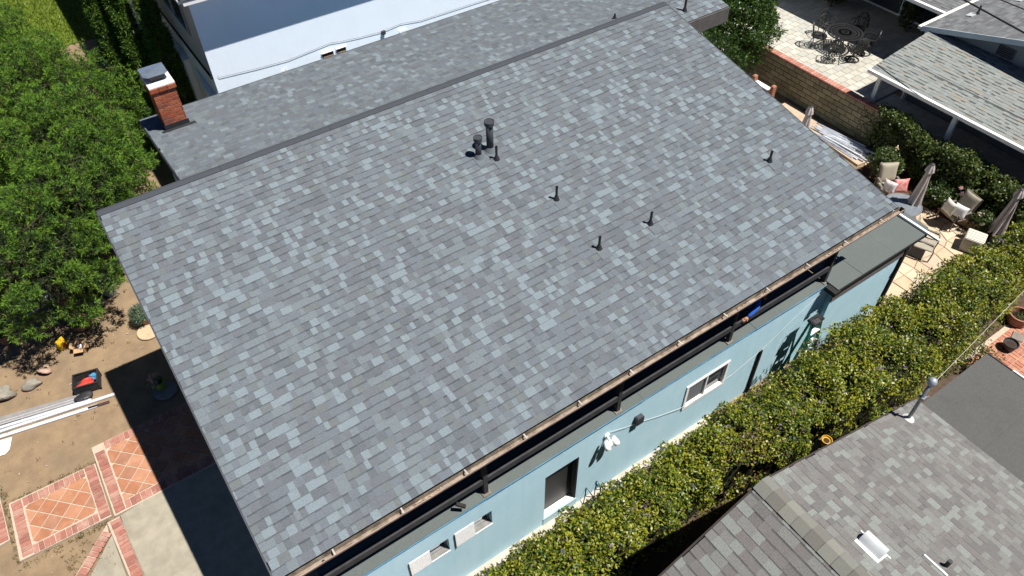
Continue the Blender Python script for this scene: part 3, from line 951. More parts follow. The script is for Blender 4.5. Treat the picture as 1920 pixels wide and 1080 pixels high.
# wing with low eave over the patio and sliding door
wz, wx = 2.02, 24.78
wr = MB()
slab(wr, (wx, 20, wz), (0, -1, 0), (math.cos(0.14), 0, math.sin(0.14)), 20 - 10.92, 5.0, 0.06)
wr = wr.build('roof', deck_wood, NHs)
shingles(wr, (wx, 18, wz + 0.01), (0, -1, 0), (math.cos(0.14), 0, math.sin(0.14)), 18 - 10.93, 4.9, far_tones, [1, 1, 1], 0, widths=(0.17, 0.215, 0.27, 0.34), key='w')
MB().box(wx - 0.13, wx - 0.01, 10.92, 20, wz - 0.10, wz + 0.01).build('gutter', white_paint, wr)
MB().box(27.3, 27.5, 10.51, 20, 0, 2.2).build('wall', grey_wall, NHs)
sdoor = MB().box(27.26, 27.295, 12.75, 15.6, 0.02, 1.75).build('sliding_door', glass, NHs)
fr = MB()
for (a, c, d, e) in ((12.68, 15.67, 0.0, 0.07), (12.68, 15.67, 1.75, 1.82), (12.68, 12.75, 0.07, 1.75), (15.6, 15.67, 0.07, 1.75), (14.1, 14.17, 0.07, 1.75)):
    fr.box(27.2, 27.255, a, c, d, e)
fr.build('frame', white_paint, sdoor)
# porch
pe_x, pe_z, ph_x, ph_z = 19.82, 2.10, 22.58, 2.50
psl = math.atan2(ph_z - pe_z, ph_x - pe_x)
PL = math.hypot(ph_z - pe_z, ph_x - pe_x)
pr = MB()
slab(pr, (pe_x + 0.01, 10.50, pe_z - 0.01), (0, -1, 0), (math.cos(psl), 0, math.sin(psl)), 8.5, PL - 0.01, 0.07)
pr = pr.build('porch_roof', mat('porch_underside', (0.10, 0.10, 0.095), (0.07, 0.07, 0.066), scale=4), NHs)
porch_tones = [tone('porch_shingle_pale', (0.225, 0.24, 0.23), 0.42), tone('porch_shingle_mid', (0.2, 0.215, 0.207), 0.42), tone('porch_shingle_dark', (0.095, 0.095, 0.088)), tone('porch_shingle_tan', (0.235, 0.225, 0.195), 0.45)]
shingles(pr, (pe_x, 10.52, pe_z), (0, -1, 0), (math.cos(psl), 0, math.sin(psl)), 8.5, PL, porch_tones, [0.5, 0.4, 0.0, 0.1], 0, widths=(0.13, 0.17, 0.2), key='p', light=(2,), expo=0.13, band=0.5, bh=0.028)
MB().box(pe_x - 0.11, pe_x - 0.005, 2.0, 10.53, pe_z - 0.10, pe_z + 0.0).build('gutter', white_paint, pr)
MB().box(pe_x, ph_x, 10.525, 10.55, pe_z - 0.12, pe_z - 0.02).build('end_board', white_paint, pr)
for y in (10.25, 7.75, 5.2):
    MB().box(pe_x + 0.2, pe_x + 0.32, y - 0.06, y + 0.06, 0, pe_z - 0.07).build('porch_post', white_paint, NHs)
MB().tube([(ph_x - 0.12, 10.62, 2.44), (ph_x - 0.12, 10.60, 2.3), (ph_x - 0.02, 10.58, 2.18), (ph_x - 0.02, 10.56, 0)], 0.05, 10).build('downpipe', white_paint, NHs)
for (x, y, h) in ((21.2, 8.6, 0.45), (20.9, 6.6, 0.4)):
    bq = MB()
    bq.lathe([(0.28, h - 0.04), (0.3, h - 0.02), (0.3, h), (0.001, h)], (x, y, 0), 18)
    for k in range(4):
        bq.tube([(x + 0.2 * math.cos(k * 1.57), y + 0.2 * math.sin(k * 1.57), 0), (x + 0.18 * math.cos(k * 1.57), y + 0.18 * math.sin(k * 1.57), h - 0.03)], 0.018, 6)
    tag(bq.build('porch_stool', mat('porch_stool_grey', (0.3, 0.3, 0.31), (0.22, 0.22, 0.23), scale=6)),
        'round grey stool in the shade of the porch' if y > 8 else 'low round grey stool deep under the porch roof', 'stool')
sheet('porch_floor', [(19.9, 2), (22.6, 2), (22.6, 10.9), (19.9, 10.9)], -0.05, 0.015, pale_concrete)

# patio pavers
pav_base = sheet('patio', [(19.76, 10.95), (27.3, 10.95), (27.3, 22), (19.76, 22)], -0.05, 0.01, mat('paver_joint', (0.26, 0.245, 0.21), (0.2, 0.19, 0.16), scale=20))
pav_m = [mat('paver_%d' % i, c, tuple(x * 0.85 for x in c), scale=14, bump=0.2, bscale=70) for i, c in enumerate(((0.40, 0.385, 0.33), (0.37, 0.35, 0.30), (0.43, 0.415, 0.365), (0.36, 0.355, 0.32)))]
pw, pd = 0.36, 0.27
cnt = 0
rest = MB()
for j in range(40):
    y = 10.97 + j * pd
    if y > 21:
        break
    x = 19.78 - (j % 3) * 0.12
    while x < 27.2:
        a, c = max(x, 19.78), min(x + pw, 27.28)
        if c - a > 0.06:
            near = (c < 24.3 and y < 17.0) and cnt < 295
            if near and abs(c - a - pw) < 1e-6:
                brick(pav_base, ((a + c) / 2, y + pd / 2, 0.008), (pw - 0.012, pd - 0.012, 0.022), random.choice(pav_m), name='paver')
                cnt += 1
            else:
                rest.box(a + 0.006, c - 0.006, y + 0.006, y + pd - 0.006, 0.005, 0.03 + random.uniform(-0.002, 0.002), random.randrange(4))
        x += pw
tag(rest.build('paver_field', pav_m, pav_base), kind='stuff')

# ================================================================ BLOCK WALL WITH BRICK CAP
bw = MB().box(19.57, 19.73, 1.5, 15.6, -0.05, 1.145).build('block_wall', mat('block_joint', (0.04, 0.034, 0.025), (0.025, 0.022, 0.016), scale=20))
tag(bw, 'tan concrete block garden wall with a red brick cap', 'wall')
blk_m = [mat('block_%d' % i, c, tuple(x * 0.8 for x in c), scale=18, bump=0.5, bscale=60) for i, c in enumerate(((0.27, 0.23, 0.145), (0.235, 0.2, 0.125), (0.30, 0.255, 0.165), (0.21, 0.18, 0.115)))]
for j in range(7):
    z = 0.0 + j * 0.164
    y = 15.55 - (j % 2) * 0.17
    while y > 7.4:
        me_s = (0.045, 0.322, 0.146)
        brick(bw, (19.565, y - 0.17, z), me_s, random.choice(blk_m), name='block')
        y -= 0.34
cap_m = [mat('cap_brick_%d' % i, c, tuple(x * 0.82 for x in c), scale=25, bump=0.3) for i, c in enumerate(((0.40, 0.19, 0.14), (0.36, 0.16, 0.12), (0.45, 0.23, 0.18)))]
y = 15.5
while y > 4.0:
    brick(bw, (19.655, y, 1.15), (0.24, 0.092, 0.06), random.choice(cap_m), name='cap_brick')
    y -= 0.107

# ================================================================ SHINGLED HOUSE IN FRONT (ACROSS THE HEDGE)
GH = thing('shingled_house', (7.2, 0, 0), 'brown-grey shingled gable house with a flat dark roof, across the hedge', 'house')
gz, gxr, gy = 4.78, 5.51, 2.30
rsl, lsl = math.atan2(1.65, 4.33), math.radians(25.5)
RL = math.hypot(1.65, 4.33)
LL = 3.35
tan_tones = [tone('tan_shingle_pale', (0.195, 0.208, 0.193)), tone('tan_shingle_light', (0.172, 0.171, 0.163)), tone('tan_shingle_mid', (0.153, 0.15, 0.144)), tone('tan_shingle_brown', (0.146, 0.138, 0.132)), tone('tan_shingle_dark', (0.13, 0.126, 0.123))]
tan_w = [0.15, 0.24, 0.27, 0.2, 0.14]
gr = MB()
slab(gr, (gxr + RL * math.cos(rsl) - 0.01, -4, gz - RL * math.sin(rsl) - 0.012), (0, 1, 0), (-math.cos(rsl), 0, math.sin(rsl)), gy + 3.99, RL, 0.06)
slab(gr, (gxr - LL * math.cos(lsl) + 0.01, gy - 0.01, gz - LL * math.sin(lsl) - 0.012), (0, -1, 0), (math.cos(lsl), 0, math.sin(lsl)), gy + 3.99, LL, 0.06)
gr = gr.build('roof', deck_wood, GH)
shingles(gr, (gxr + RL * math.cos(rsl), -3.9, gz - RL * math.sin(rsl)), (0, 1, 0), (-math.cos(rsl), 0, math.sin(rsl)), gy + 3.9, RL - 0.02, tan_tones, tan_w, 170, key='h')
shingles(gr, (gxr - LL * math.cos(lsl), gy, gz - LL * math.sin(lsl)), (0, -1, 0), (math.cos(lsl), 0, math.sin(lsl)), gy + 3.9, LL - 0.02, tan_tones, [0.2, 0.15, 0.25, 0.2, 0.2], 120, key='h', widths=(0.13, 0.17, 0.215, 0.27))
capm = [mat('ridge_shingle_%d' % i, c, tuple(x * 0.8 for x in c), scale=90, bump=0.3, bscale=150) for i, c in enumerate(((0.165, 0.165, 0.145), (0.14, 0.135, 0.12), (0.185, 0.185, 0.16)))]
y = gy + 0.02
i = 0
while y > -3.8:
    c = MB()
    y1 = y - 0.215
    vs = []
    for yy, h in ((y, 0.034), (y1 - 0.03, 0.018)):
        for dx, dz in ((-0.15, -0.15 * math.tan(lsl)), (0.0, 0.006), (0.15, -0.15 * math.tan(rsl))):
            vs.append((gxr + dx, yy, gz + dz + h))
    vs += [(p[0], p[1], p[2] - 0.016) for p in vs]
    c.add(vs, [(0, 3, 4, 1), (1, 4, 5, 2), (6, 0, 1, 7), (7, 1, 2, 8), (3, 0, 6, 9), (2, 5, 11, 8), (4, 3, 9, 10), (5, 4, 10, 11)])
    c.build('ridge_shingle', capm[i % 3], gr)
    y = y1
    i += 1
bt = MB()
for (xa, za, xb, zb) in ((gxr, gz, gxr + RL * math.cos(rsl), gz - RL * math.sin(rsl)), (gxr, gz, gxr - LL * math.cos(lsl), gz - LL * math.sin(lsl))):
    bt.add([(xa, gy + 0.004, za - 0.17), (xb, gy + 0.004, zb - 0.17), (xb, gy + 0.004, zb - 0.005), (xa, gy + 0.004, za - 0.005), (xa, gy + 0.03, za - 0.17), (xb, gy + 0.03, zb - 0.17), (xb, gy + 0.03, zb - 0.005), (xa, gy + 0.03, za - 0.005)],
           [(0, 1, 2, 3), (7, 6, 5, 4), (0, 4, 5, 1), (1, 5, 6, 2), (2, 6, 7, 3), (3, 7, 4, 0)])
bt.build('barge_board', mat('dark_brown_board', (0.05, 0.04, 0.035), (0.035, 0.03, 0.026), scale=6), gr)
gwl = MB()
poly = [(2.9, 0), (9.6, 0), (9.6, 3.05), (5.51, 4.62), (2.9, 3.4)]
gwl.add([(x, y, z) for y in (1.9, 2.05) for x, z in poly], [(0, 1, 2, 3, 4), (9, 8, 7, 6, 5)] + [(i, 5 + i, 5 + (i + 1) % 5, (i + 1) % 5) for i in range(5)])
gwl.build('wall', mat('brown_wall', (0.09, 0.08, 0.07), (0.07, 0.06, 0.055), scale=5), GH)
MB().box(9.605, 11.8, 1.85, 2.05, 0, 2.85).build('wall', MATS['brown_wall'], GH)
MB().box(11.6, 11.8, -4, 1.84, 0, 2.85).build('wall', MATS['brown_wall'], GH)
flat = MB().box(9.9, 11.93, -4, 2.22, 2.86, 2.95).build('flat_roof', mat('dark_rolled_roofing', (0.088, 0.088, 0.083), (0.068, 0.068, 0.065), scale=50, bump=0.3, bscale=160, c3=(0.055, 0.055, 0.054), scale3=0.8, amt3=0.8), GH)
MB().box(11.934, 11.965, -4, 1.72, 2.87, 2.975).build('edge_trim', white_paint, flat)
MB().box(11.934, 11.955, 1.73, 2.22, 2.87, 2.965).build('edge_trim', black_metal, flat)
for (yy, a) in ((1.05, 0.003), (0.0, 0.003)):
    MB().box(9.95, 11.9, yy, yy + 0.03, 2.952, 2.956).build('seam', mat('seam_tar', (0.072, 0.072, 0.07), rough=0.8), flat)
# mast
zb = gz - (9.15 - gxr) * math.tan(rsl)
mast = MB().tube([(9.15, 2.08, zb - 0.05), (9.15, 2.08, zb + 0.98)], 0.028, 14).build('service_mast', mat('galvanised_pipe', (0.24, 0.26, 0.275), (0.19, 0.21, 0.22), scale=8, rough=0.45, metal=0.6), GH, smooth=True)
MB().lathe([(0.03, 0), (0.06, 0.02), (0.072, 0.07), (0.06, 0.12), (0.03, 0.145), (0.001, 0.15)], (9.15, 2.08, zb + 0.96), 18).build('weatherhead', mat('weatherhead_grey', (0.33, 0.36, 0.4), (0.28, 0.31, 0.34), rough=0.45, metal=0.4), mast, smooth=True)
MB().lathe([(0.11, -0.03), (0.10, 0.01), (0.032, 0.05)], (9.15, 2.08, zb), 16).build('flashing', mat('pale_flashing2', (0.5, 0.5, 0.48), (0.4, 0.4, 0.38), rough=0.5), mast)
cl = MB().box(9.11, 9.20, 2.03, 2.13, zb + 0.60, zb + 0.64)
cl.tube([(9.18, 2.05, zb + 0.62), (9.27, 2.03, zb + 0.60)], 0.012, 6)
cl.build('clamp', MATS['galvanised_pipe'], mast)


# white roof vents: half-round hoods on flanges
def hood(x, y, s_):
    z = gz - (x - gxr) * math.tan(rsl)
    up = Vector((-math.cos(rsl), 0, math.sin(rsl)))
    n = Vector((math.sin(rsl), 0, math.cos(rsl)))
    al = Vector((0, 1, 0))
    O = Vector((x, y, z)) + n * 0.012
    h = MB()
    vs = []
    for a in (-1, 1):
        for k in range(9):
            t_ = math.pi * k / 8
            vs.append(O + al * (a * 0.16 * s_) + up * (0.095 * s_ * math.cos(t_)) + n * (0.15 * s_ * math.sin(t_)))
    h.add(vs, [(k, k + 1, 10 + k, 9 + k) for k in range(8)] + [tuple(range(9))[::-1]])
    r = h.build('roof_vent', mat('vent_white', (0.4, 0.42, 0.435), (0.37, 0.39, 0.4), scale=8, rough=0.4), GH, smooth=True)
    f_ = MB()
    f_.obox(O - up * 0.085 * s_ + n * 0.004, (0.02, 0.46 * s_, 0.02), Matrix((up, al, n)).transposed())
    f_.obox(O + up * 0.03 * s_ - n * 0.004, (0.26 * s_, 0.36 * s_, 0.01), Matrix((up, al, n)).transposed())
    f_.build('flange', white_paint, r)


hood(6.08, 0.90, 1.0)
strip2 = MB().obox((6.70, 0.30, 4.345), (0.03, 0.34, 0.03), Matrix.Rotation(rsl, 3, 'Y'))
strip2.build('vent_flange', white_paint, GH)
v = MB().tube([(6.86, 0.22, 4.2), (6.86, 0.22, 4.42)], 0.03, 10).build('vent_pipe', black_metal, GH)

# overhead wires
def wire(a, b_, sag, r, lab, m):
    a, b_ = Vector(a), Vector(b_)
    pts = [a.lerp(b_, t_ / 14) - Vector((0, 0, sag * 4 * (t_ / 14) * (1 - t_ / 14))) for t_ in range(15)]
    tag(MB().tube(pts, r, 6).build('overhead_wire', m), lab, 'wire')


wire((9.2, 2.06, zb + 1.03), (18.4, 3.29, 1.97), 0.02, 0.0045, 'thin pale wire running from the grey mast over the hedge', mat('wire_white', (0.35, 0.34, 0.3), rough=0.5))
wm_black = mat('wire_black', (0.015, 0.015, 0.016), rough=0.6)
wire((24.8, 30, 4.7), (16.8, -10, 4.7), 0.2, 0.022, 'thick black overhead cable crossing above the porch house', wm_black)
wire((21.45, 30, 4.7), (21.35, -12, 4.7), 0.2, 0.014, 'thinner black overhead cable above the grey gabled roof', wm_black)

# ================================================================ VEGETATION
bark = mat('bark', (0.07, 0.05, 0.035), (0.045, 0.033, 0.024), scale=14, bump=0.8, bscale=40)
con_m = [leafmat('conifer_bright', (0.135, 0.26, 0.02), (0.105, 0.205, 0.02), rough=0.75), leafmat('conifer_mid', (0.075, 0.165, 0.018), (0.058, 0.13, 0.018), rough=0.75),
         leafmat('conifer_olive', (0.13, 0.155, 0.025), (0.10, 0.125, 0.022), rough=0.75), leafmat('conifer_brown', (0.10, 0.075, 0.025), (0.08, 0.06, 0.02)),
         leafmat('conifer_tip', (0.145, 0.27, 0.02), (0.105, 0.21, 0.018), rough=0.75), leafmat('conifer_shade', (0.035, 0.075, 0.014), (0.03, 0.06, 0.012), rough=0.8)]  # last tone: gap shade painted into sprays deep in each clump


def conifer(x, y, rad, zc, zr, nblob, label, br=0.40, per=46, nb=15):
    t = thing('conifer_tree', (x, y, 0), label, 'tree', 'bushy conifers along the yard')
    tr = MB()
    tr.tube([(x, y, -0.05), (x + 0.05, y - 0.04, 0.8), (x, y + 0.05, zc), (x, y, zc + zr * 0.7)], [0.16, 0.13, 0.08, 0.03], 9)
    for k in range(14):
        a, h = k * 2.4, zc - zr * 0.6 + zr * 1.1 * k / 14
        q = 0.8 * rad * (1 - 0.4 * k / 14)
        tr.tube([(x, y, h), (x + q * 0.5 * math.cos(a), y + q * 0.5 * math.sin(a), h + 0.2), (x + q * math.cos(a), y + q * math.sin(a), h + 0.45)], [0.05, 0.03, 0.012], 6)
    tr.build('trunk', bark, t)
    P, D, F = crown_points((x, y, zc), (rad, rad, zr), int(nblob * 0.34), br * 1.2, int(per * 2.7), gap=0.78, lowcut=-0.75, frac=True)
    D = unit(D + np.array([0.0, 0, 0.5]))
    sprays('crown', P, D, nb, 0.105, 0.017, con_m, [0.42, 0.40, 0.15, 0.03, 0, 0], t, cone=0.8, pick=np.where(F > 0.93, np.where(rng.random(len(F)) < 0.7, 4, 0), np.where(F < 0.8, np.where(rng.random(len(F)) < 0.6, 5, 1), -1)))  # paler new growth outside, painted shade towards the clump centres
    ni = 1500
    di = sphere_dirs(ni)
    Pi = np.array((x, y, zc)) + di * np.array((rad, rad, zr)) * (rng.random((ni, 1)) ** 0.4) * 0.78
    sprays('inner_foliage', Pi, unit(di + [0, 0, 0.3]), 9, 0.13, 0.022, [leafmat('conifer_inner', (0.022, 0.045, 0.01), (0.035, 0.04, 0.014), trans=0.1, rough=0.8)], [1], t, cone=0.9)  # near-black colour paints in the shade of the crown gaps


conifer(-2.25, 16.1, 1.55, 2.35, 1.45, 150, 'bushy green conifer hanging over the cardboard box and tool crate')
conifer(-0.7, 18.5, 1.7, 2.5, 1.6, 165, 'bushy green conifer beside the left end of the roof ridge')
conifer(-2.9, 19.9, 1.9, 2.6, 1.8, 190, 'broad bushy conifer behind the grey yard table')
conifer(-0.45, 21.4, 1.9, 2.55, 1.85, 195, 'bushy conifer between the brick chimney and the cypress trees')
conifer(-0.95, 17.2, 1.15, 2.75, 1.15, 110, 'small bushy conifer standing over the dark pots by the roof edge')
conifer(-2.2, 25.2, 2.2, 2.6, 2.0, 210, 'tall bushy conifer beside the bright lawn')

cyp_m = [leafmat('cypress_a', (0.11, 0.21, 0.028), (0.09, 0.175, 0.027), rough=0.75), leafmat('cypress_b', (0.15, 0.25, 0.032), (0.125, 0.215, 0.03), rough=0.75), leafmat('cypress_dark', (0.025, 0.055, 0.014), (0.02, 0.045, 0.012))]
for (x, y, h, r, lab) in ((1.5, 22.0, 6.2, 0.3, 'slim cypress on the lawn side of the cypress row'), (2.02, 21.7, 6.4, 0.38, 'middle column of the dark cypress row'), (2.62, 21.2, 5.7, 0.42, 'cypress of the row standing next to the white house path')):
    t = thing('cypress_tree', (x, y, 0), lab, 'tree', 'row of cypress trees')
    MB().tube([(x, y, -0.05), (x, y, h * 0.9)], [0.08, 0.02], 8).build('trunk', bark, t)
    n = 5200
    z = rng.uniform(0.15, h, n)
    rr = r * np.where(z < h * 0.25, 0.75 + z / h, np.clip((h - z) / (h * 0.75), 0.03, 1) ** 0.45)
    a = rng.uniform(0, 2 * math.pi, n)
    lump = 1 + 0.16 * np.sin(a * 5 + z * 1.7) + 0.1 * np.sin(z * 7 + a * 2)
    k = rng.uniform(0.75, 1.0, n)
    P = np.column_stack([x + rr * lump * k * np.cos(a), y + rr * lump * k * np.sin(a), z])
    D = unit(np.column_stack([np.cos(a) * 0.5, np.sin(a) * 0.5, np.full(n, 1.0)]))
    sprays('crown', P, D, 9, 0.11, 0.018, cyp_m, [0.42, 0.43, 0.15], t, cone=0.95)

# ---------------- flowering hedge
hed_m = [leafmat('hedge_green', (0.115, 0.165, 0.018), (0.09, 0.135, 0.016)), leafmat('hedge_yellow', (0.30, 0.30, 0.025), (0.24, 0.25, 0.022)),
         leafmat('hedge_dark', (0.035, 0.07, 0.014), (0.028, 0.055, 0.012)), leafmat('hedge_brown', (0.13, 0.085, 0.035), (0.10, 0.06, 0.025))]


def hy(x):
    """inner and outer edge of the hedge at x"""
    yb = np.interp(x, [1.5, 3, 5.5, 7.6, 8.9, 10.4, 12.3, 13.4, 15.6, 17.5, 19.2], [4.5, 4.52, 4.57, 4.57, 4.5, 4.66, 4.64, 4.52, 4.46, 4.28, 4.2])
    ya = np.interp(x, [1.5, 4.4, 6.8, 7.7, 8.5, 9.6, 11.0, 11.8, 13.6, 15.0, 16.4, 19.2], [3.42, 3.44, 3.54, 3.36, 3.22, 3.12, 2.95, 2.9, 2.95, 2.98, 3.25, 3.3]) + 0.3 * np.exp(-((x - 9.25) / 0.22) ** 2)
    return ya, yb


hedge = thing('hedge', (9.0, 3.6, 0), 'long yellow-green flowering hedge between the blue wall and the shingled house', 'hedge')
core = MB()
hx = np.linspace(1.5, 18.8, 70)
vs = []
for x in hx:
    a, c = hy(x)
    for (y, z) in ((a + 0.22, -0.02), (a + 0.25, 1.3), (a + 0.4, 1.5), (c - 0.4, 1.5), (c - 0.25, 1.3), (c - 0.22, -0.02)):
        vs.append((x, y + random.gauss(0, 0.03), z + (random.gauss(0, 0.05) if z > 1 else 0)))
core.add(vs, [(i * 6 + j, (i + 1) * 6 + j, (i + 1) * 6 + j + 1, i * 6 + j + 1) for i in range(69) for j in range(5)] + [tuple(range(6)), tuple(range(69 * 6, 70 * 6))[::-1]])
core.build('dark_core', mat('hedge_inner', (0.02, 0.028, 0.01), (0.03, 0.025, 0.012), scale=12, bump=1.0, bscale=20), hedge)  # dark hull added inside the leaves to block light coming through
for k in range(46):
    x = 1.8 + k * 0.37
    a, c = hy(x)
    y = random.uniform(a + 0.3, c - 0.3)
    MB().tube([(x, y, -0.03), (x + random.uniform(-0.15, 0.15), y + random.uniform(-0.1, 0.1), 0.9), (x + random.uniform(-0.2, 0.2), y, 1.6)], [0.03, 0.022, 0.01], 6).build('stem', bark, hedge)
nb = 1150
x = rng.uniform(1.4, 18.8, nb)
ya, yb = hy(x)
u = rng.random(nb)
side = rng.choice(4, nb, p=[0.62, 0.14, 0.20, 0.04])
top = 1.74 + 0.10 * np.sin(x * 1.9) + 0.09 * np.sin(x * 4.3 + u * 5) + rng.normal(0, 0.09, nb)
y = np.where(side == 1, ya + 0.12, np.where(side == 2, yb - 0.12, ya + 0.1 + (yb - ya - 0.2) * u))
edge = np.minimum(y - ya, yb - y)
z = np.where((side == 1) | (side == 2), rng.uniform(0.25, 1.75, nb), top - 0.22 * np.exp(-edge * 5))
nor = np.column_stack([np.zeros(nb), np.where(side == 1, -1.0, np.where(side == 2, 1.0, 0.0)), np.where((side == 1) | (side == 2), 0.45, 1.0)])
per = 88
bp = np.repeat(np.column_stack([x, y, z]), per, 0)
bn = np.repeat(unit(nor), per, 0)
dd = sphere_dirs(nb * per)
dd = np.where((dd * bn).sum(1, keepdims=True) < -0.2, -dd, dd)
r = np.repeat(rng.uniform(0.08, 0.26, nb), per)[:, None]
P = bp + dd * r * np.array([1, 1, 0.9])
D = unit(dd * 0.6 + bn * 0.7)
wob = np.sin(P[:, 0] * 2.1 + 1.5 * np.sin(P[:, 1] * 3.0)) + 0.6 * np.sin(P[:, 0] * 5.7 + P[:, 1] * 4)
brown = (np.exp(-((P[:, 0] - 7.6) / 0.9) ** 2 - ((P[:, 1] - 3.6) / 0.5) ** 2) + np.exp(-((P[:, 0] - 5.2) / 0.5) ** 2 - ((P[:, 1] - 3.7) / 0.4) ** 2) * 0.5) > rng.uniform(0.3, 2.2, len(P))
yel = ((wob > 0.1) & (rng.random(len(P)) < 0.3)) | (np.repeat(rng.random(nb) < 0.22, per) & (rng.random(len(P)) < 0.5))
patch = np.where(brown, 3, np.where(yel, 1, -1))
leaves('foliage', P, D, 0.066, 0.038, hed_m, [0.5, 0.26, 0.2, 0.04], hedge, spread=0.5, patch=patch)
fl_m = [leafmat('flower_violet', (0.2, 0.14, 0.3), (0.26, 0.2, 0.33)), leafmat('flower_faded', (0.30, 0.22, 0.26), (0.22, 0.15, 0.16))]
nf = 60
x = rng.uniform(2.2, 18.0, nf)
ya, yb = hy(x)
y = ya + 0.1 + (yb - ya - 0.2) * rng.random(nf)
c = np.column_stack([x, y, 1.9 + 0.10 * np.sin(x * 1.9) + rng.uniform(-0.05, 0.08, nf)])
c = np.repeat(c, 9, 0) + rng.normal(0, 0.022, (nf * 9, 3))
leaves('flowers', c, np.tile([0, 0, 1.0], (nf * 9, 1)), 0.035, 0.03, fl_m, [0.65, 0.35], hedge, spread=0.8)


# ---------------- broadleaf shrubs, trees, ivy
def shrub(name, label, cat, x, y, rad, zc, zr, nblob, br, per, ll, lw, mats, wts, trunk=0.05, group=None, droop=0.0, z0=0.0):
    t = thing(name, (x, y, z0), label, cat, group)
    tr = MB()
    tr.tube([(x, y, z0 - 0.03), (x + 0.02, y, z0 + (zc - z0) * 0.6), (x, y, zc + zr * 0.3)], [trunk, trunk * 0.7, trunk * 0.3], 8)
    for k in range(9):
        a = k * 2.4
        tr.tube([(x, y, z0 + (zc - z0) * (0.3 + 0.06 * k)), (x + rad * 0.7 * math.cos(a), y + rad * 0.7 * math.sin(a), zc + zr * (k / 9 - 0.3))], [trunk * 0.45, trunk * 0.15], 5)
    tr.build('trunk', bark, t)
    P, D = crown_points((x, y, zc), (rad, rad, zr), nblob, br, per, lowcut=-0.8)
    D = unit(D + np.array([0, 0, -droop]))
    leaves('crown', P, D, ll, lw, mats, wts, t, spread=0.55)
    return t


tm = [leafmat('tree_leaf_a', (0.07, 0.135, 0.02), (0.05, 0.11, 0.018)), leafmat('tree_leaf_b', (0.10, 0.17, 0.03), (0.08, 0.14, 0.025)), leafmat('tree_leaf_dark', (0.025, 0.055, 0.012), (0.02, 0.045, 0.01))]
shrub('broadleaf_tree', 'leafy green tree at the far end of the block wall', 'tree', 19.15, 15.0, 1.2, 1.75, 1.35, 170, 0.26, 105, 0.12, 0.045, tm, [0.4, 0.2, 0.4], 0.09, droop=0.9)
shrub('broadleaf_tree', 'dark leafy tree between the eave board and the block wall', 'tree', 17.6, 14.4, 0.8, 1.2, 1.1, 50, 0.26, 60, 0.12, 0.045, tm, [0.3, 0.1, 0.6], 0.06, droop=0.9)
rm = [leafmat('rose_leaf_a', (0.07, 0.11, 0.022), (0.055, 0.09, 0.02)), leafmat('rose_leaf_b', (0.10, 0.135, 0.03), (0.085, 0.12, 0.03)), leafmat('rose_leaf_dark', (0.03, 0.055, 0.014), (0.025, 0.045, 0.012))]
pink = leafmat('rose_pink', (0.6, 0.35, 0.36), (0.65, 0.45, 0.42))
cream = leafmat('rose_cream', (0.7, 0.6, 0.42), (0.7, 0.62, 0.5))
s1 = shrub('rose_bush', 'dense rose bush with one cream bloom beside the pile of white strips', 'bush', 18.45, 8.35, 0.42, 0.55, 0.45, 60, 0.12, 70, 0.06, 0.035, rm, [0.4, 0.35, 0.25], 0.03)
s2 = shrub('rose_bush', 'rose bush with pink blooms between the two patio chairs', 'bush', 18.75, 6.75, 0.45, 0.4, 0.35, 46, 0.12, 60, 0.06, 0.035, rm, [0.45, 0.2, 0.35], 0.03)
s3 = shrub('rose_bush', 'low rose bush beside the woven stool', 'bush', 18.75, 5.35, 0.36, 0.35, 0.3, 40, 0.11, 60, 0.06, 0.035, rm, [0.45, 0.2, 0.35], 0.03)
for (par, pts, mm) in ((s1, [(18.62, 8.3, 1.05)], cream), (s2, [(18.72, 6.2, 0.75), (18.85, 6.35, 0.82), (18.8, 6.0, 0.6)], pink), (s3, [(18.5, 5.5, 0.68), (18.3, 5.25, 0.6)], cream)):
    for p in pts:
        q = np.repeat(np.array([p]), 40, 0) + rng.normal(0, 0.018, (40, 3))
        leaves('bloom', q, sphere_dirs(40, 0.6), 0.05, 0.045, [mm], [1], par, spread=0.3)
ivy = thing('ivy', (19.4, 6, 0), 'thick ivy climbing over the block wall below the porch', 'ivy')
n = 390
y = 2.2 + 7.4 * rng.random(n) ** 0.9
thick = np.interp(y, [2, 7.7, 8.6, 9.6], [0.55, 0.5, 0.3, 0.06])
pos = rng.random(n)
bx_ = np.where(pos < 0.5, 19.62 - thick * rng.random(n), 19.55 - thick * rng.uniform(0.75, 1.0, n))
bz = np.where(pos < 0.5, 1.2 + 0.1 * rng.random(n) + 0.07 * np.sin(y * 3), rng.uniform(0.1, 1.1, n))
per = 60
bp = np.repeat(np.column_stack([bx_, y, bz]), per, 0)
dd = sphere_dirs(n * per, 0.2)
P = bp + dd * np.repeat(rng.uniform(0.08, 0.2, n), per)[:, None]
D = unit(dd + np.array([-0.5, 0, 0.4]))
leaves('foliage', P, D, 0.075, 0.055, rm + [leafmat('ivy_yellow', (0.15, 0.17, 0.03), (0.12, 0.14, 0.025))], [0.4, 0.3, 0.12, 0.18], ivy, spread=0.5)
MB().box(19.25, 19.56, 1.6, 7.9, 0.0, 0.98).build('dark_core', MATS['hedge_inner'], ivy)  # solid dark filler box added behind the ivy leaves
vine = MB()
for k in range(26):
    y0 = random.uniform(7.6, 9.2)
    p = [(19.535, y0, 0.1 + random.uniform(0, 0.8))]
    for q in range(7):
        p.append((19.535, p[-1][1] + random.uniform(0.02, 0.22), min(1.12, max(0.05, p[-1][2] + random.uniform(-0.09, 0.14)))))
    vine.tube(p, 0.007, 4)
vine.build('vines', mat('vine_stem', (0.045, 0.05, 0.02), (0.03, 0.03, 0.015), scale=20), ivy)
n = 420
P = np.column_stack([np.full(n, 19.52), rng.uniform(8.0, 10.2, n), rng.uniform(0.1, 1.1, n)])
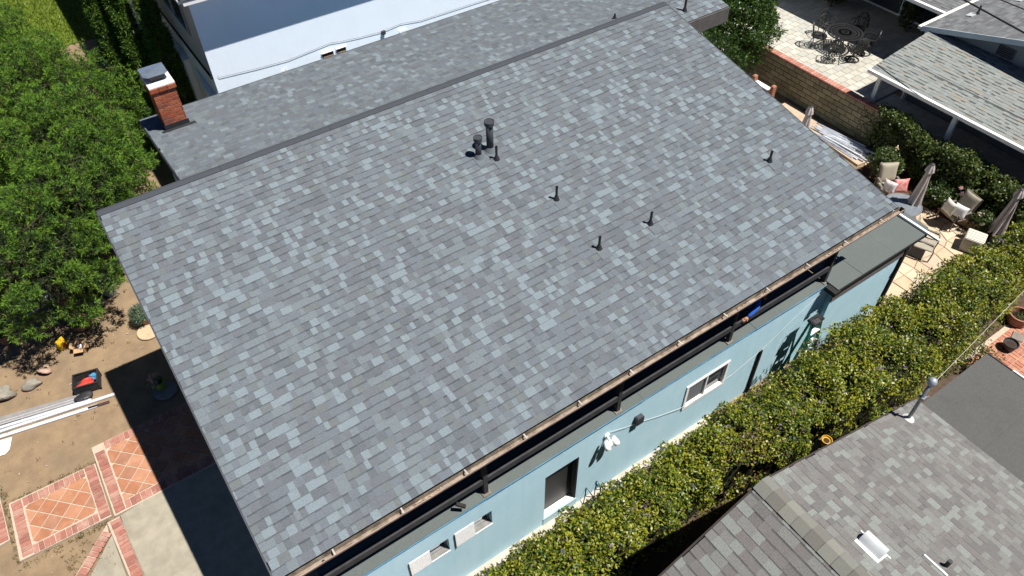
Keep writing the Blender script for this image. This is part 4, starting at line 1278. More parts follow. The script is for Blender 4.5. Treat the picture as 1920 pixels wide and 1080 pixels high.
leaves('sparse_leaves', P, np.tile([-1.0, 0, 0.2], (n, 1)), 0.05, 0.04, rm, [1, 1, 1], ivy)
shrub('garden_shrub', 'small dark shrub at the porch post on the paved patio', 'shrub', 20.25, 10.75, 0.28, 0.35, 0.35, 26, 0.1, 60, 0.06, 0.04, rm, [0.3, 0.1, 0.6], 0.02)
shrub('garden_shrub', 'dark potted shrub standing in the shade of the patio', 'shrub', 25.7, 16.1, 0.4, 0.45, 0.4, 26, 0.14, 60, 0.08, 0.05, rm, [0.2, 0.1, 0.7], 0.03)
shrub('garden_shrub', 'tall dark climbing shrub beside the sliding door', 'shrub', 26.6, 13.4, 0.4, 0.7, 0.7, 40, 0.14, 60, 0.08, 0.05, rm, [0.2, 0.1, 0.7], 0.03)
shrub('straggling_shrub', 'sparse straggling shrub at the corner of the flat dark roof', 'shrub', 14.45, 2.75, 0.38, 0.35, 0.3, 22, 0.13, 40, 0.06, 0.035, rm, [0.5, 0.4, 0.1], 0.02)
big = shrub('banana_sprout', 'bright broad-leaved sprout beside the grey mast', 'plant', 10.35, 2.52, 0.2, 1.5, 0.25, 9, 0.08, 8, 0.3, 0.09, [leafmat('banana_leaf', (0.22, 0.28, 0.03), (0.18, 0.24, 0.03))], [1], 0.025)
# undergrowth below the conifers
n = 60
under = thing('undergrowth', (0.2, 18.2, 0), 'dark tangled undergrowth at the foot of the chimney side', 'shrub')
bp = np.column_stack([rng.uniform(-0.2, 1.0, n), rng.uniform(16.4, 20.5, n), rng.uniform(0.1, 0.9, n)])
dd = sphere_dirs(n * 60, 0.3)
leaves('foliage', np.repeat(bp, 60, 0) + dd * 0.22, dd, 0.07, 0.035, [leafmat('under_dark', (0.03, 0.035, 0.015), (0.045, 0.035, 0.02)), rm[2]], [1, 1], under)
MB().tube([(0.4, 18.2, 0), (0.45, 18.3, 0.7), (0.3, 18.6, 1.3)], [0.05, 0.04, 0.02], 8).build('stem', bark, under)

# ================================================================ TILE AND BRICK PATH
def clip_poly(poly, x0, x1, y0, y1):
    for ax, lim, sg in ((0, x0, 1), (0, x1, -1), (1, y0, 1), (1, y1, -1)):
        out = []
        for i in range(len(poly)):
            p, q = poly[i], poly[(i + 1) % len(poly)]
            dp, dq = sg * (p[ax] - lim), sg * (q[ax] - lim)
            if dp >= 0:
                out.append(p)
            if dp * dq < 0:
                t_ = dp / (dp - dq)
                out.append((p[0] + (q[0] - p[0]) * t_, p[1] + (q[1] - p[1]) * t_))
        poly = out
        if len(poly) < 3:
            return []
    return poly


def area(p):
    return abs(sum(p[i][0] * p[(i + 1) % len(p)][1] - p[(i + 1) % len(p)][0] * p[i][1] for i in range(len(p)))) / 2


terra = [mat('terracotta_tile_%d' % i, c, tuple(x * 0.82 for x in c), scale=5, rough=0.7, bump=0.2, bscale=60, c3=(0.42, 0.24, 0.15), scale3=4, amt3=0.5) for i, c in enumerate(((0.36, 0.165, 0.09), (0.325, 0.14, 0.076), (0.39, 0.19, 0.112), (0.31, 0.15, 0.092)))]
pave_b = [mat('path_brick_%d' % i, c, tuple(x * 0.85 for x in c), scale=18, bump=0.3, c3=(0.40, 0.28, 0.22), scale3=3, amt3=0.7) for i, c in enumerate(((0.33, 0.142, 0.105), (0.30, 0.12, 0.09), (0.36, 0.17, 0.13), (0.26, 0.11, 0.085)))]


def tile_field(par, x0, x1, y0, y1, ts, z, ang=45.0, ox=0.0, oy=0.0):
    ca, sa = math.cos(math.radians(ang)), math.sin(math.radians(ang))
    gcx, gcy = (x0 + x1) / 2 + ox, (y0 + y1) / 2 + oy
    for i in range(-12, 13):
        for j in range(-12, 13):
            h = ts / 2 - 0.011
            u, v_ = i * ts, j * ts
            q = [(gcx + (u + a) * ca - (v_ + c) * sa, gcy + (u + a) * sa + (v_ + c) * ca) for a, c in ((-h, -h), (h, -h), (h, h), (-h, h))]
            q = clip_poly(q, x0, x1, y0, y1)
            if len(q) > 2 and area(q) > 0.002:
                MB().prism(q, z, z + 0.018 + random.uniform(0, 0.003), bevel=0.004).build('tile', random.choice(terra), par)


def brick_row(par, a, b_, z, bw=0.1, bl=0.2, h=0.022):
    """headers laid side by side along a->b, centred on the line"""
    a, b_ = Vector((*a, 0)), Vector((*b_, 0))
    d = b_ - a
    n = max(1, int(d.length / bw))
    st = d.length / n
    ang = math.atan2(d.y, d.x)
    for i in range(n):
        c = a + d * ((i + 0.5) / n)
        brick(par, (c.x + random.uniform(-0.004, 0.004), c.y + random.uniform(-0.004, 0.004), z + random.uniform(-0.002, 0.003)), (round(st - 0.013, 3), bl - 0.012, h), random.choice(pave_b), ang + random.uniform(-0.03, 0.03))


A = sheet('tile_path', [(-4.50, 11.80), (-2.82, 11.75), (-2.84, 10.33), (-4.54, 10.38)], -0.05, 0.055, mortar)
tile_field(A, -4.24, -3.06, 10.60, 11.54, 0.285, 0.05, 44)
brick_row(A, (-4.26, 11.66), (-3.06, 11.64), 0.05)
brick_row(A, (-4.28, 10.48), (-3.06, 10.45), 0.05)
brick_row(A, (-4.38, 10.42), (-4.37, 11.76), 0.05)
brick_row(A, (-2.94, 10.36), (-2.94, 11.74), 0.05)
Bp = sheet('tile_path', [(-2.80, 12.2), (-0.2, 12.2), (-0.2, 10.30), (-2.80, 10.30)], -0.05, 0.035, mortar)
tile_field(Bp, -2.54, -0.25, 10.55, 11.98, 0.285, 0.03, 44, 0.1, 0.05)
brick_row(Bp, (-2.67, 10.34), (-2.67, 12.0), 0.03)
brick_row(Bp, (-2.55, 10.43), (-0.25, 10.43), 0.03)
brick_row(Bp, (-2.55, 12.09), (-0.25, 12.09), 0.03)
Cp = sheet('brick_path', [(-5.2, 12.35), (-4.62, 12.3), (-4.62, 10.96), (-5.2, 10.9)], -0.05, 0.05, mortar)
for k in range(3):
    brick_row(Cp, (-4.73 - k * 0.2, 10.98), (-4.73 - k * 0.2, 12.3), 0.045)
Dp = sheet('brick_edging', [(-2.96, 10.25), (-2.72, 10.25), (-2.60, 8.2), (-2.86, 8.2)], -0.05, 0.03, mortar)
brick_row(Dp, (-2.81, 10.22), (-2.74, 8.25), 0.026)
Ep = sheet('brick_edging', [(-2.97, 10.22), (-2.99, 9.98), (-4.45, 8.5), (-4.65, 8.62)], -0.05, 0.029, mortar)
brick_row(Ep, (-3.0, 10.04), (-4.5, 8.6), 0.025)

# basket-weave brick court, lower right
Fp = sheet('brick_court', [(12.2, -1.5), (20, -1.5), (20, 3.05), (14.4, 3.05), (14.2, 2.4), (12.2, 2.3)], -0.05, 0.012, mortar)
court = [mat('court_brick_%d' % i, c, tuple(x * 0.85 for x in c), scale=15, bump=0.25) for i, c in enumerate(((0.40, 0.18, 0.115), (0.43, 0.205, 0.135), (0.36, 0.15, 0.10)))]
court_rest = MB()
for i in range(-8, 29):
    for j in range(-7, 14):
        x, y = 13.9 + i * 0.21, 0.1 + j * 0.21
        if y > 2.9 or (x < 14.5 and y > 2.15):
            continue
        near_c = 14.0 < x < 17.7 and y > 1.0
        for k in range(2):
            o_ = (k - 0.5) * 0.105
            dx, dy = (o_, 0) if (i + j) % 2 else (0, o_)
            sz = (0.092, 0.197, 0.014) if (i + j) % 2 else (0.197, 0.092, 0.014)
            if near_c:
                brick(Fp, (x + dx, y + dy, 0.01), sz, random.choice(court))
            else:
                court_rest.box(x + dx - sz[0] / 2, x + dx + sz[0] / 2, y + dy - sz[1] / 2, y + dy + sz[1] / 2, 0.008, 0.024, random.randrange(3))
tag(court_rest.build('brick_field', court, Fp), kind='stuff')

# flagstone terrace
Gp = sheet('flagstone_terrace', [(14.2, 4.6), (19.1, 4.4), (19.2, 9.0), (14.7, 9.0)], -0.05, 0.008, mat('flag_joint', (0.36, 0.28, 0.2), (0.3, 0.23, 0.16), scale=10))
flag_m = [mat('flagstone_%d' % i, c, tuple(x * 0.85 for x in c), scale=4, bump=0.3, bscale=30) for i, c in enumerate(((0.50, 0.39, 0.27), (0.46, 0.35, 0.24), (0.54, 0.43, 0.31), (0.43, 0.35, 0.26)))]
gx_, gy_ = 11, 9
gpt = {}
for i in range(gx_ + 1):
    for j in range(gy_ + 1):
        gpt[i, j] = (14.3 + 4.8 * i / gx_ + random.uniform(-0.11, 0.11), 4.65 + 4.3 * j / gy_ + random.uniform(-0.13, 0.13))
for i in range(gx_):
    for j in range(gy_):
        q = [gpt[i, j], gpt[i + 1, j], gpt[i + 1, j + 1], gpt[i, j + 1]]
        mxy = (sum(p[0] for p in q) / 4, sum(p[1] for p in q) / 4)
        q = [(mxy[0] + (p[0] - mxy[0]) * 0.955, mxy[1] + (p[1] - mxy[1]) * 0.955) for p in q]
        MB().prism(q, 0.004, 0.03 + random.uniform(0, 0.006), bevel=0.008).build('flagstone', random.choice(flag_m), Gp)

# ================================================================ LEFT YARD THINGS
strip_white = mat('strip_white', (0.72, 0.74, 0.78), (0.62, 0.64, 0.68), scale=6, rough=0.4, spec=0.4)
strip_dark = mat('strip_plum', (0.10, 0.055, 0.06), (0.08, 0.045, 0.05), scale=6, rough=0.5)


def channel(a, b_, w_, h_, m, label, group, z=0.0, cat='metal strip'):
    """U-shaped metal trim lying on the ground"""
    a, b_ = Vector((*a, z)), Vector((*b_, z))
    d = (b_ - a).normalized()
    u = Vector((-d.y, d.x, 0))
    c = MB()
    t_ = 0.004
    prof = [(-w_ / 2, h_), (-w_ / 2, 0), (w_ / 2, 0), (w_ / 2, h_), (w_ / 2 - t_, h_), (w_ / 2 - t_, t_), (-w_ / 2 + t_, t_), (-w_ / 2 + t_, h_)]
    vs = [p + u * x + Vector((0, 0, y)) for p in (a, b_) for x, y in prof]
    c.add(vs, [(i, (i + 1) % 8, 8 + (i + 1) % 8, 8 + i) for i in range(8)] + [(0, 7, 6, 1), (1, 6, 5, 2), (2, 5, 4, 3), (8, 9, 14, 15), (9, 10, 13, 14), (10, 11, 12, 13)])
    o_ = c.build('metal_strip', m)
    return tag(o_, label, cat, group)


G1 = 'metal strips on the dirt beside the crate'
bd = MB()
bd.prism([(-4.95, 14.36), (-2.66, 13.83), (-2.70, 13.62), (-5.0, 14.12)], 0.004, 0.02)
tag(bd.build('grey_board', mat('grey_board', (0.22, 0.21, 0.2), (0.18, 0.17, 0.165), scale=6)), 'long grey board lying along the white metal strips', 'board')
channel((-5.0, 14.16), (-2.55, 13.66), 0.075, 0.035, strip_white, 'white metal strip lying against the grey board', G1)
channel((-5.05, 14.05), (-2.5, 13.52), 0.06, 0.035, strip_white, 'white metal strip second from the grey board', G1)
channel((-5.05, 13.92), (-2.02, 13.37), 0.06, 0.04, strip_white, 'longest white metal strip, reaching into the roof shadow', G1)
channel((-5.05, 13.78), (-2.42, 13.28), 0.075, 0.03, strip_white, 'white metal strip outermost from the grey board', G1)
channel((-2.62, 13.315), (-2.17, 13.225), 0.05, 0.03, strip_dark, 'short plum-coloured metal strip at the end of the white strips', G1)

crate = thing('crate', (-2.43, 13.98, 0), 'black plastic crate holding red and blue bags', 'crate')
crate_m = mat('black_plastic', (0.018, 0.018, 0.019), (0.026, 0.026, 0.027), scale=10, rough=0.5, spec=0.4)
CW, CD, CH = 0.52, 0.40, 0.24


def cbox(x0, x1, y0, y1, z0, z1):
    return MB().box(x0, x1, y0, y1, z0, z1)


def local(par, b_, name, m, smooth=False):
    """b_ is in the thing's own coordinates"""
    w0 = WO[par.name]
    b_.v = [(p[0] + w0[0], p[1] + w0[1], p[2] + w0[2]) for p in b_.v]
    return b_.build(name, m, par, smooth)


local(crate, cbox(-CW / 2, CW / 2, -CD / 2, CD / 2, 0.0, 0.02), 'base', crate_m)
for s_ in (-1, 1):
    for k in range(4):
        z = 0.03 + k * 0.052
        local(crate, cbox(-CW / 2, CW / 2, s_ * CD / 2 - 0.008, s_ * CD / 2 + 0.008, z, z + 0.034), 'slat', crate_m)
        local(crate, cbox(s_ * CW / 2 - 0.008, s_ * CW / 2 + 0.008, -CD / 2 + 0.01, CD / 2 - 0.01, z, z + 0.034), 'slat', crate_m)
    local(crate, cbox(-CW / 2 - 0.015, CW / 2 + 0.015, s_ * CD / 2 - 0.016, s_ * CD / 2 + 0.016, 0.232, 0.255), 'rim', crate_m)
    local(crate, cbox(s_ * CW / 2 - 0.016, s_ * CW / 2 + 0.016, -CD / 2 + 0.018, CD / 2 - 0.018, 0.2325, 0.2555), 'rim', crate_m)
    for t_ in (-1, 1):
        local(crate, cbox(s_ * CW / 2 - 0.02, s_ * CW / 2 + 0.012, t_ * CD / 2 - 0.02, t_ * CD / 2 + 0.012, 0.0, 0.23), 'corner_post', crate_m)
crate.rotation_euler = (0, 0, math.radians(-13))


def lump(name, c, rad, m, seed, n=3, amp=0.25, label=None, cat=None, group=None, parent=None, flat=True):
    """irregular rounded lump (bags, stones)"""
    import bmesh
    bm = bmesh.new()
    bmesh.ops.create_icosphere(bm, subdivisions=n, radius=1.0)
    rs = random.Random(seed)
    ph = [(rs.uniform(1, 3.2), rs.uniform(1, 3.2), rs.uniform(1, 3.2), rs.uniform(0, 6)) for _ in range(5)]
    for v_ in bm.verts:
        k = 1 + amp * sum(math.sin(v_.co.x * a + v_.co.y * b_ * 1.3 + v_.co.z * d_ + e_) for a, b_, d_, e_ in ph) / 3
        v_.co = Vector((v_.co.x * rad[0] * k, v_.co.y * rad[1] * k, v_.co.z * rad[2] * k))
    me = bpy.data.meshes.new(name)
    bm.to_mesh(me)
    bm.free()
    me.materials.append(m)
    if not flat:
        me.polygons.foreach_set('use_smooth', [True] * len(me.polygons))
    o_ = bpy.data.objects.new(name, me)
    place(o_, c, parent)
    if label:
        tag(o_, label, cat, group)
    return o_


lump('bag', (-2.46, 13.94, 0.15), (0.18, 0.09, 0.10), mat('red_plastic', (0.5, 0.05, 0.035), (0.42, 0.04, 0.03), scale=9, rough=0.35, spec=0.5), 3, amp=0.35, label='crumpled red bag in the black crate', cat='bag')
lump('bag', (-2.28, 14.03, 0.15), (0.09, 0.07, 0.09), mat('blue_plastic', (0.06, 0.24, 0.42), (0.05, 0.2, 0.36), scale=9, rough=0.35, spec=0.5), 5, amp=0.35, label='small blue bag in the black crate', cat='bag')
lump('black_sack', (-2.60, 13.66, 0.06), (0.20, 0.12, 0.07), crate_m, 8, amp=0.3, label='limp black sack slumped beside the crate', cat='bag')

# open cardboard box
cb = thing('cardboard_box', (-2.33, 15.15, 0), 'open cardboard box with its flaps folded out', 'box')
cm = mat('cardboard', (0.42, 0.27, 0.15), (0.37, 0.235, 0.13), scale=6, bump=0.1)
bxs = MB()
bxs.box(-0.11, 0.11, -0.09, 0.09, 0, 0.006)
for s_ in (-1, 1):
    bxs.box(-0.11, 0.11, s_ * 0.09 - 0.003, s_ * 0.09 + 0.003, 0.006, 0.17)
    bxs.box(s_ * 0.11 - 0.003, s_ * 0.11 + 0.003, -0.087, 0.087, 0.006, 0.169)
local(cb, bxs, 'carton', cm)
for (c, sz, ax, an) in (((0, -0.145, 0.155), (0.215, 0.11, 0.005), 'X', 0.25), ((0, 0.145, 0.17), (0.215, 0.11, 0.005), 'X', 0.2), ((-0.155, 0, 0.20), (0.10, 0.17, 0.005), 'Y', 0.9), ((0.165, 0, 0.155), (0.10, 0.17, 0.005), 'Y', 0.2)):
    local(cb, MB().obox(c, sz, Matrix.Rotation(an, 3, ax)), 'flap', cm)
cb.rotation_euler = (0, 0, math.radians(-20))
lump('plastic_wrap', (-2.33, 15.15, 0.10), (0.07, 0.06, 0.06), mat('clear_plastic', (0.6, 0.62, 0.66), (0.35, 0.36, 0.4), scale=25, rough=0.25, spec=0.6), 12, amp=0.5, label='crumpled clear plastic in the cardboard box', cat='plastic')

# yellow sack
ys_ = thing('sack', (-2.68, 15.5, 0), 'upright yellow paper sack with a red printed panel', 'sack')
yb_ = MB()
prof = [(0.10, 0.06, 0.0), (0.115, 0.07, 0.08), (0.11, 0.065, 0.2), (0.105, 0.03, 0.28), (0.10, 0.008, 0.32)]
vs = []
for a, c, z in prof:
    for k in range(12):
        t_ = 2 * math.pi * k / 12
        vs.append((a * (abs(math.cos(t_)) ** 0.5) * math.copysign(1, math.cos(t_)), c * (abs(math.sin(t_)) ** 0.5) * math.copysign(1, math.sin(t_)), z))
yb_.add(vs, [(i * 12 + k, i * 12 + (k + 1) % 12, (i + 1) * 12 + (k + 1) % 12, (i + 1) * 12 + k) for i in range(4) for k in range(12)] + [tuple(range(12))[::-1], tuple(range(48, 60))])
local(ys_, yb_, 'bag', mat('yellow_paper', (0.55, 0.36, 0.02), (0.46, 0.3, 0.02), scale=5, rough=0.5))
local(ys_, MB().obox((0.02, -0.074, 0.12), (0.10, 0.004, 0.14), Matrix.Rotation(0.06, 3, 'X')), 'printed_panel', mat('red_print', (0.45, 0.07, 0.03), (0.38, 0.06, 0.03), scale=8))
ys_.rotation_euler = (0.1, 0, math.radians(35))

terracotta = mat('terracotta', (0.33, 0.15, 0.095), (0.26, 0.115, 0.075), scale=7, bump=0.2, c3=(0.36, 0.25, 0.19), scale3=5, amt3=0.5)
pot_soil = mat('pot_soil', (0.045, 0.03, 0.02), (0.03, 0.02, 0.015), scale=20, bump=0.5)


def pot(name, label, x, y, r, h, m, cat='pot', group=None, z=0.0):
    t = thing(name, (x, y, z), label, cat, group)
    MB().lathe([(r * 0.68, 0), (r * 0.92, h * 0.82), (r, h * 0.84), (r, h), (r * 0.88, h), (r * 0.84, h * 0.82), (0.001, h * 0.82)], (x, y, z), 24).build('pot_body', m, t)
    MB().lathe([(r * 0.85, h * 0.80), (0.001, h * 0.86)], (x, y, z), 20).build('soil', pot_soil, t)
    return t


def bowl(name, label, x, y, r, h, m):
    t = thing(name, (x, y, 0), label, 'planter')
    MB().lathe([(r * 0.75, 0), (r * 1.0, h * 0.3), (r * 0.98, h * 0.55), (r * 1.05, h * 0.75), (r * 1.05, h), (r * 0.92, h), (r * 0.86, h * 0.6), (0.001, h * 0.6)], (x, y, 0), 28).build('pot_body', m, t)
    MB().lathe([(r * 0.87, h * 0.6), (0.001, h * 0.68)], (x, y, 0), 20).build('soil', pot_soil, t)
    return t


def plant_in(t, x, y, z, rad, h, mats, wts, n, ll, lw, spread=0.5, up=0.8):
    a = rng.uniform(0, 2 * math.pi, n)
    q = np.sqrt(rng.random(n)) * rad
    P = np.column_stack([x + q * np.cos(a), y + q * np.sin(a), z + rng.random(n) * h * (1 - 0.5 * q / rad)])
    D = unit(np.column_stack([np.cos(a), np.sin(a), np.full(n, up)]))
    leaves('foliage', P, D, ll, lw, mats, wts, t, spread=spread)


bw1 = bowl('bowl_planter', 'wide ribbed clay planter in the tree shade behind the cardboard box', -2.13, 15.93, 0.235, 0.2, mat('brown_clay', (0.2, 0.1, 0.07), (0.15, 0.075, 0.05), scale=6))
plant_in(bw1, -2.13, 15.93, 0.13, 0.17, 0.15, rm, [1, 1, 1], 160, 0.07, 0.03)
rosem = [leafmat('rosemary_a', (0.14, 0.20, 0.13), (0.11, 0.165, 0.10)), leafmat('rosemary_b', (0.085, 0.135, 0.07), (0.07, 0.11, 0.06))]
p1 = pot('terracotta_pot', 'terracotta pot with a grey-green rosemary bush beside the roof edge', -0.78, 15.12, 0.16, 0.26, terracotta)
plant_in(p1, -0.84, 15.16, 0.22, 0.24, 0.42, rosem, [1, 1], 2600, 0.06, 0.014, up=1.0)
tag(MB().lathe([(0.27, 0), (0.275, 0.03), (0.26, 0.045), (0.001, 0.045)], (-0.84, 14.80, 0), 28).build('stepping_stone', mat('tan_stone', (0.42, 0.33, 0.21), (0.36, 0.28, 0.18), scale=6, bump=0.2)), 'round tan stepping stone below the rosemary pot', 'stone')
tag(MB().lathe([(0.26, 0), (0.265, 0.03), (0.25, 0.045), (0.001, 0.045)], (-1.03, 12.80, 0.0), 28).build('stepping_stone', mat('grey_stone', (0.2, 0.2, 0.19), (0.16, 0.16, 0.15), scale=6, bump=0.2)), 'round grey stepping stone under the lime-green pot', 'stone')
p2 = pot('lime_pot', 'lime-green glazed pot with dry stalks standing in the roof shadow', -1.08, 12.93, 0.155, 0.24, mat('lime_glaze', (0.16, 0.26, 0.03), (0.13, 0.22, 0.025), rough=0.3, spec=0.5), z=0.046)
plant_in(p2, -1.12, 12.98, 0.24, 0.13, 0.2, [leafmat('dry_leaf', (0.35, 0.28, 0.24), (0.28, 0.22, 0.2))], [1], 45, 0.16, 0.05)
for (x, y, r, h, lab, m) in ((-1.95, 17.25, 0.22, 0.34, 'dark terracotta pot deep in the tree shade by the grey table', MATS['brown_clay']), (-1.55, 17.05, 0.2, 0.3, 'middle dark pot of the three in the tree shade', MATS['brown_clay']), (-1.27, 16.68, 0.22, 0.34, 'pale glazed pot with a bare stalk, in the shade by the roof', mat('grey_glaze', (0.2, 0.23, 0.22), (0.16, 0.19, 0.18), rough=0.3)), (-3.75, 16.5, 0.2, 0.3, 'terracotta pot under the conifer branches at the edge of the yard', terracotta)):
    p = pot('yard_pot', lab, x, y, r, h, m)
    plant_in(p, x, y, h * 0.9, r, 0.3, [rm[2], rm[0]], [2, 1], 220, 0.09, 0.04)
MB().tube([(-1.3, 16.7, 0.3), (-1.32, 16.75, 0.9)], 0.01, 6).build('stalk', bark, bpy.data.objects['yard_pot.002'])
stone_g = mat('field_stone', (0.26, 0.235, 0.19), (0.17, 0.155, 0.13), scale=7, bump=0.6, bscale=25)
stone_p = mat('pink_stone', (0.42, 0.29, 0.22), (0.3, 0.2, 0.15), scale=9, bump=0.7, bscale=25)
lump('boulder', (-4.12, 14.78, 0.08), (0.27, 0.2, 0.15), stone_g, 21, label='large grey boulder nearest the end of the white strips', cat='rock', amp=0.25)
lump('boulder', (-3.52, 14.72, 0.06), (0.21, 0.14, 0.12), stone_g, 25, label='rounded grey rock between the boulder and the pink stone', cat='rock', amp=0.2)
lump('boulder', (-3.18, 15.0, 0.05), (0.14, 0.17, 0.10), stone_p, 29, label='pinkish rough stone at the edge of the tree shadow', cat='rock', amp=0.35)
lump('boulder', (-1.62, 16.42, 0.06), (0.18, 0.14, 0.13), stone_g, 33, label='squat stone in the tree shade in front of the dark pots', cat='rock', amp=0.2)
tag(MB().prism([(-4.55, 13.6), (-4.16, 13.5), (-4.26, 13.2), (-4.36, 13.12), (-4.55, 13.16)], 0.002, 0.016, bevel=0.004).build('foam_sheet', mat('panel_white', (0.68, 0.66, 0.62), (0.55, 0.53, 0.49), scale=9)), 'small white foam sheet lying on the dirt near the tile path', 'sheet')
tb = thing('yard_table', (-2.75, 16.85, 0), 'grey-topped yard table half hidden under the conifer', 'table')
local(tb, MB().prism([(-0.42, -0.36), (0.42, -0.36), (0.42, 0.36), (-0.42, 0.36)], 0.58, 0.61, bevel=0.008), 'table_top', mat('table_grey', (0.45, 0.47, 0.5), (0.38, 0.4, 0.43), scale=6))
for sx_ in (-1, 1):
    for sy_ in (-1, 1):
        local(tb, MB().tube([(sx_ * 0.36, sy_ * 0.3, 0), (sx_ * 0.36, sy_ * 0.3, 0.58)], 0.022, 8), 'leg', dark_metal)
tb.rotation_euler = (0, 0, 0.35)
# small stones, twigs and leaf litter on the dirt
lit = MB()
for k in range(230):
    x, y = random.uniform(-5.2, -0.4), random.uniform(8.4, 16.5)
    if (-2.9 < x and 8 < y < 12.2) or (-4.6 < x < -2.8 and 10.3 < y < 11.85):
        continue
    s_ = random.uniform(0.004, 0.014)
    lit.obox((x, y, s_ * 0.3), (s_ * random.uniform(1, 4), s_, s_ * 0.7), Matrix.Rotation(random.uniform(0, 3.1), 3, 'Z'), random.randrange(3))
tag(lit.build('ground_litter', [mat('litter_a', (0.36, 0.29, 0.2), rough=0.9), mat('litter_b', (0.12, 0.08, 0.05), rough=0.9), mat('litter_c', (0.5, 0.45, 0.38), rough=0.9)]), 'pebbles and twigs scattered over the bare dirt', 'litter', kind='stuff')

# ================================================================ RIGHT YARD THINGS
fab = mat('umbrella_fabric', (0.48, 0.42, 0.40), (0.42, 0.365, 0.35), scale=5, rough=0.9)


def umbrella(x, y, h, label):
    t = thing('closed_umbrella', (x, y, 0), label, 'umbrella', 'closed patio umbrellas')
    MB().tube([(x, y, 0.0), (x, y, h)], 0.02, 10).build('pole', dark_metal, t)
    MB().lathe([(0.24, 0), (0.24, 0.05), (0.05, 0.08), (0.035, 0.25)], (x, y, 0), 20).build('base', mat('umbrella_base', (0.1, 0.1, 0.1), rough=0.7), t)
    c = MB()
    n = 32
    prof = [(0.17, 0.36), (0.155, 0.5), (0.12, 0.8), (0.105, 1.1), (0.085, 1.35), (0.05, h - 0.03)]
    vs = []
    for i, (r, z) in enumerate(prof):
        for k in range(n):
            a = 2 * math.pi * k / n
            rr = r * (1 + (0.34 if k % 4 == 0 else (-0.25 if k % 4 == 2 else 0)) * (1 - i / 6.5))
            zz = z + (0.09 if (i == 0 and k % 4 == 2) else 0)
            vs.append((x + rr * math.cos(a + z * 0.5), y + rr * math.sin(a + z * 0.5), zz))
    c.add(vs, [(i * n + k, i * n + (k + 1) % n, (i + 1) * n + (k + 1) % n, (i + 1) * n + k) for i in range(5) for k in range(n)])
    c.build('canopy', fab, t)
    v_ = MB()
    vs = []
    for i, (r, z) in enumerate(((0.11, h - 0.24), (0.085, h - 0.12), (0.05, h - 0.015))):
        for k in range(16):
            a = 2 * math.pi * k / 16
            rr = r * (1 + (0.15 if k % 2 else -0.1))
            vs.append((x + rr * math.cos(a), y + rr * math.sin(a), z))
    v_.add(vs, [(i * 16 + k, i * 16 + (k + 1) % 16, (i + 1) * 16 + (k + 1) % 16, (i + 1) * 16 + k) for i in range(2) for k in range(16)])
    v_.build('vent_flap', fab, t)
    MB().lathe([(0.055, 0), (0.055, 0.02), (0.03, 0.03), (0.001, 0.03)], (x, y, h - 0.015), 16).build('cap', black_metal, t)


umbrella(17.35, 10.5, 1.75, 'closed beige umbrella between the roof edge and the pile of white strips')
umbrella(17.66, 6.83, 1.85, 'closed beige umbrella between the two cushioned patio chairs')
umbrella(18.62, 4.96, 1.82, 'closed beige umbrella beside the woven stool and the hedge')

G2 = 'pile of white metal strips on the tan strip by the wall'
for k in range(18):
    x0 = random.uniform(18.6, 19.05)
    x1 = x0 + random.uniform(-0.05, 0.28)
    y0 = random.uniform(10.5, 11.2)
    o_ = channel((x0, y0), (x1, y0 - random.uniform(1.3, 1.9)), random.choice((0.04, 0.05, 0.06)), 0.025, strip_white, 'white metal strip in the loose pile below the block wall', G2, z=0.052 + 0.016 * (k // 4) + 0.001 * k)
rosebed = lump('plastic_bag', (17.75, 9.0, 0.08), (0.10, 0.08, 0.09), mat('bag_white', (0.65, 0.66, 0.68), (0.5, 0.51, 0.53), scale=14, rough=0.4), 41, amp=0.4, label='crumpled white bag beside the roof edge on the tan strip', cat='bag')
sheet('mulch_bed', [(17.4, 8.9), (19.2, 9.0), (19.4, 4.4), (18.55, 4.4), (18.4, 7.3), (17.5, 8.0)], 0.03, 0.055, mat('mulch', (0.10, 0.045, 0.028), (0.06, 0.03, 0.02), scale=14, bump=0.9, bscale=30))

# terracotta-legged bench by the wall
be = thing('garden_bench', (18.9, 13.25, 0), 'small bench with terracotta ends and white slats against the block wall', 'bench')
for y in (13.75, 12.95):
    MB().prism([(18.82, y - 0.06), (18.98, y - 0.06), (18.98, y + 0.06), (18.82, y + 0.06)], 0, 0.62, bevel=0.03).build('end_post', terracotta, be)
for k in range(3):
    MB().box(18.80 + k * 0.07, 18.85 + k * 0.07, 13.02, 13.68, 0.40, 0.43).build('slat', white_paint, be)

# sling chairs with cushions
chair_m = mat('chair_metal', (0.16, 0.14, 0.125), (0.13, 0.115, 0.1), scale=8, rough=0.5)
cush = mat('beige_cushion', (0.33, 0.3, 0.235), (0.29, 0.26, 0.2), scale=5, bump=0.15)


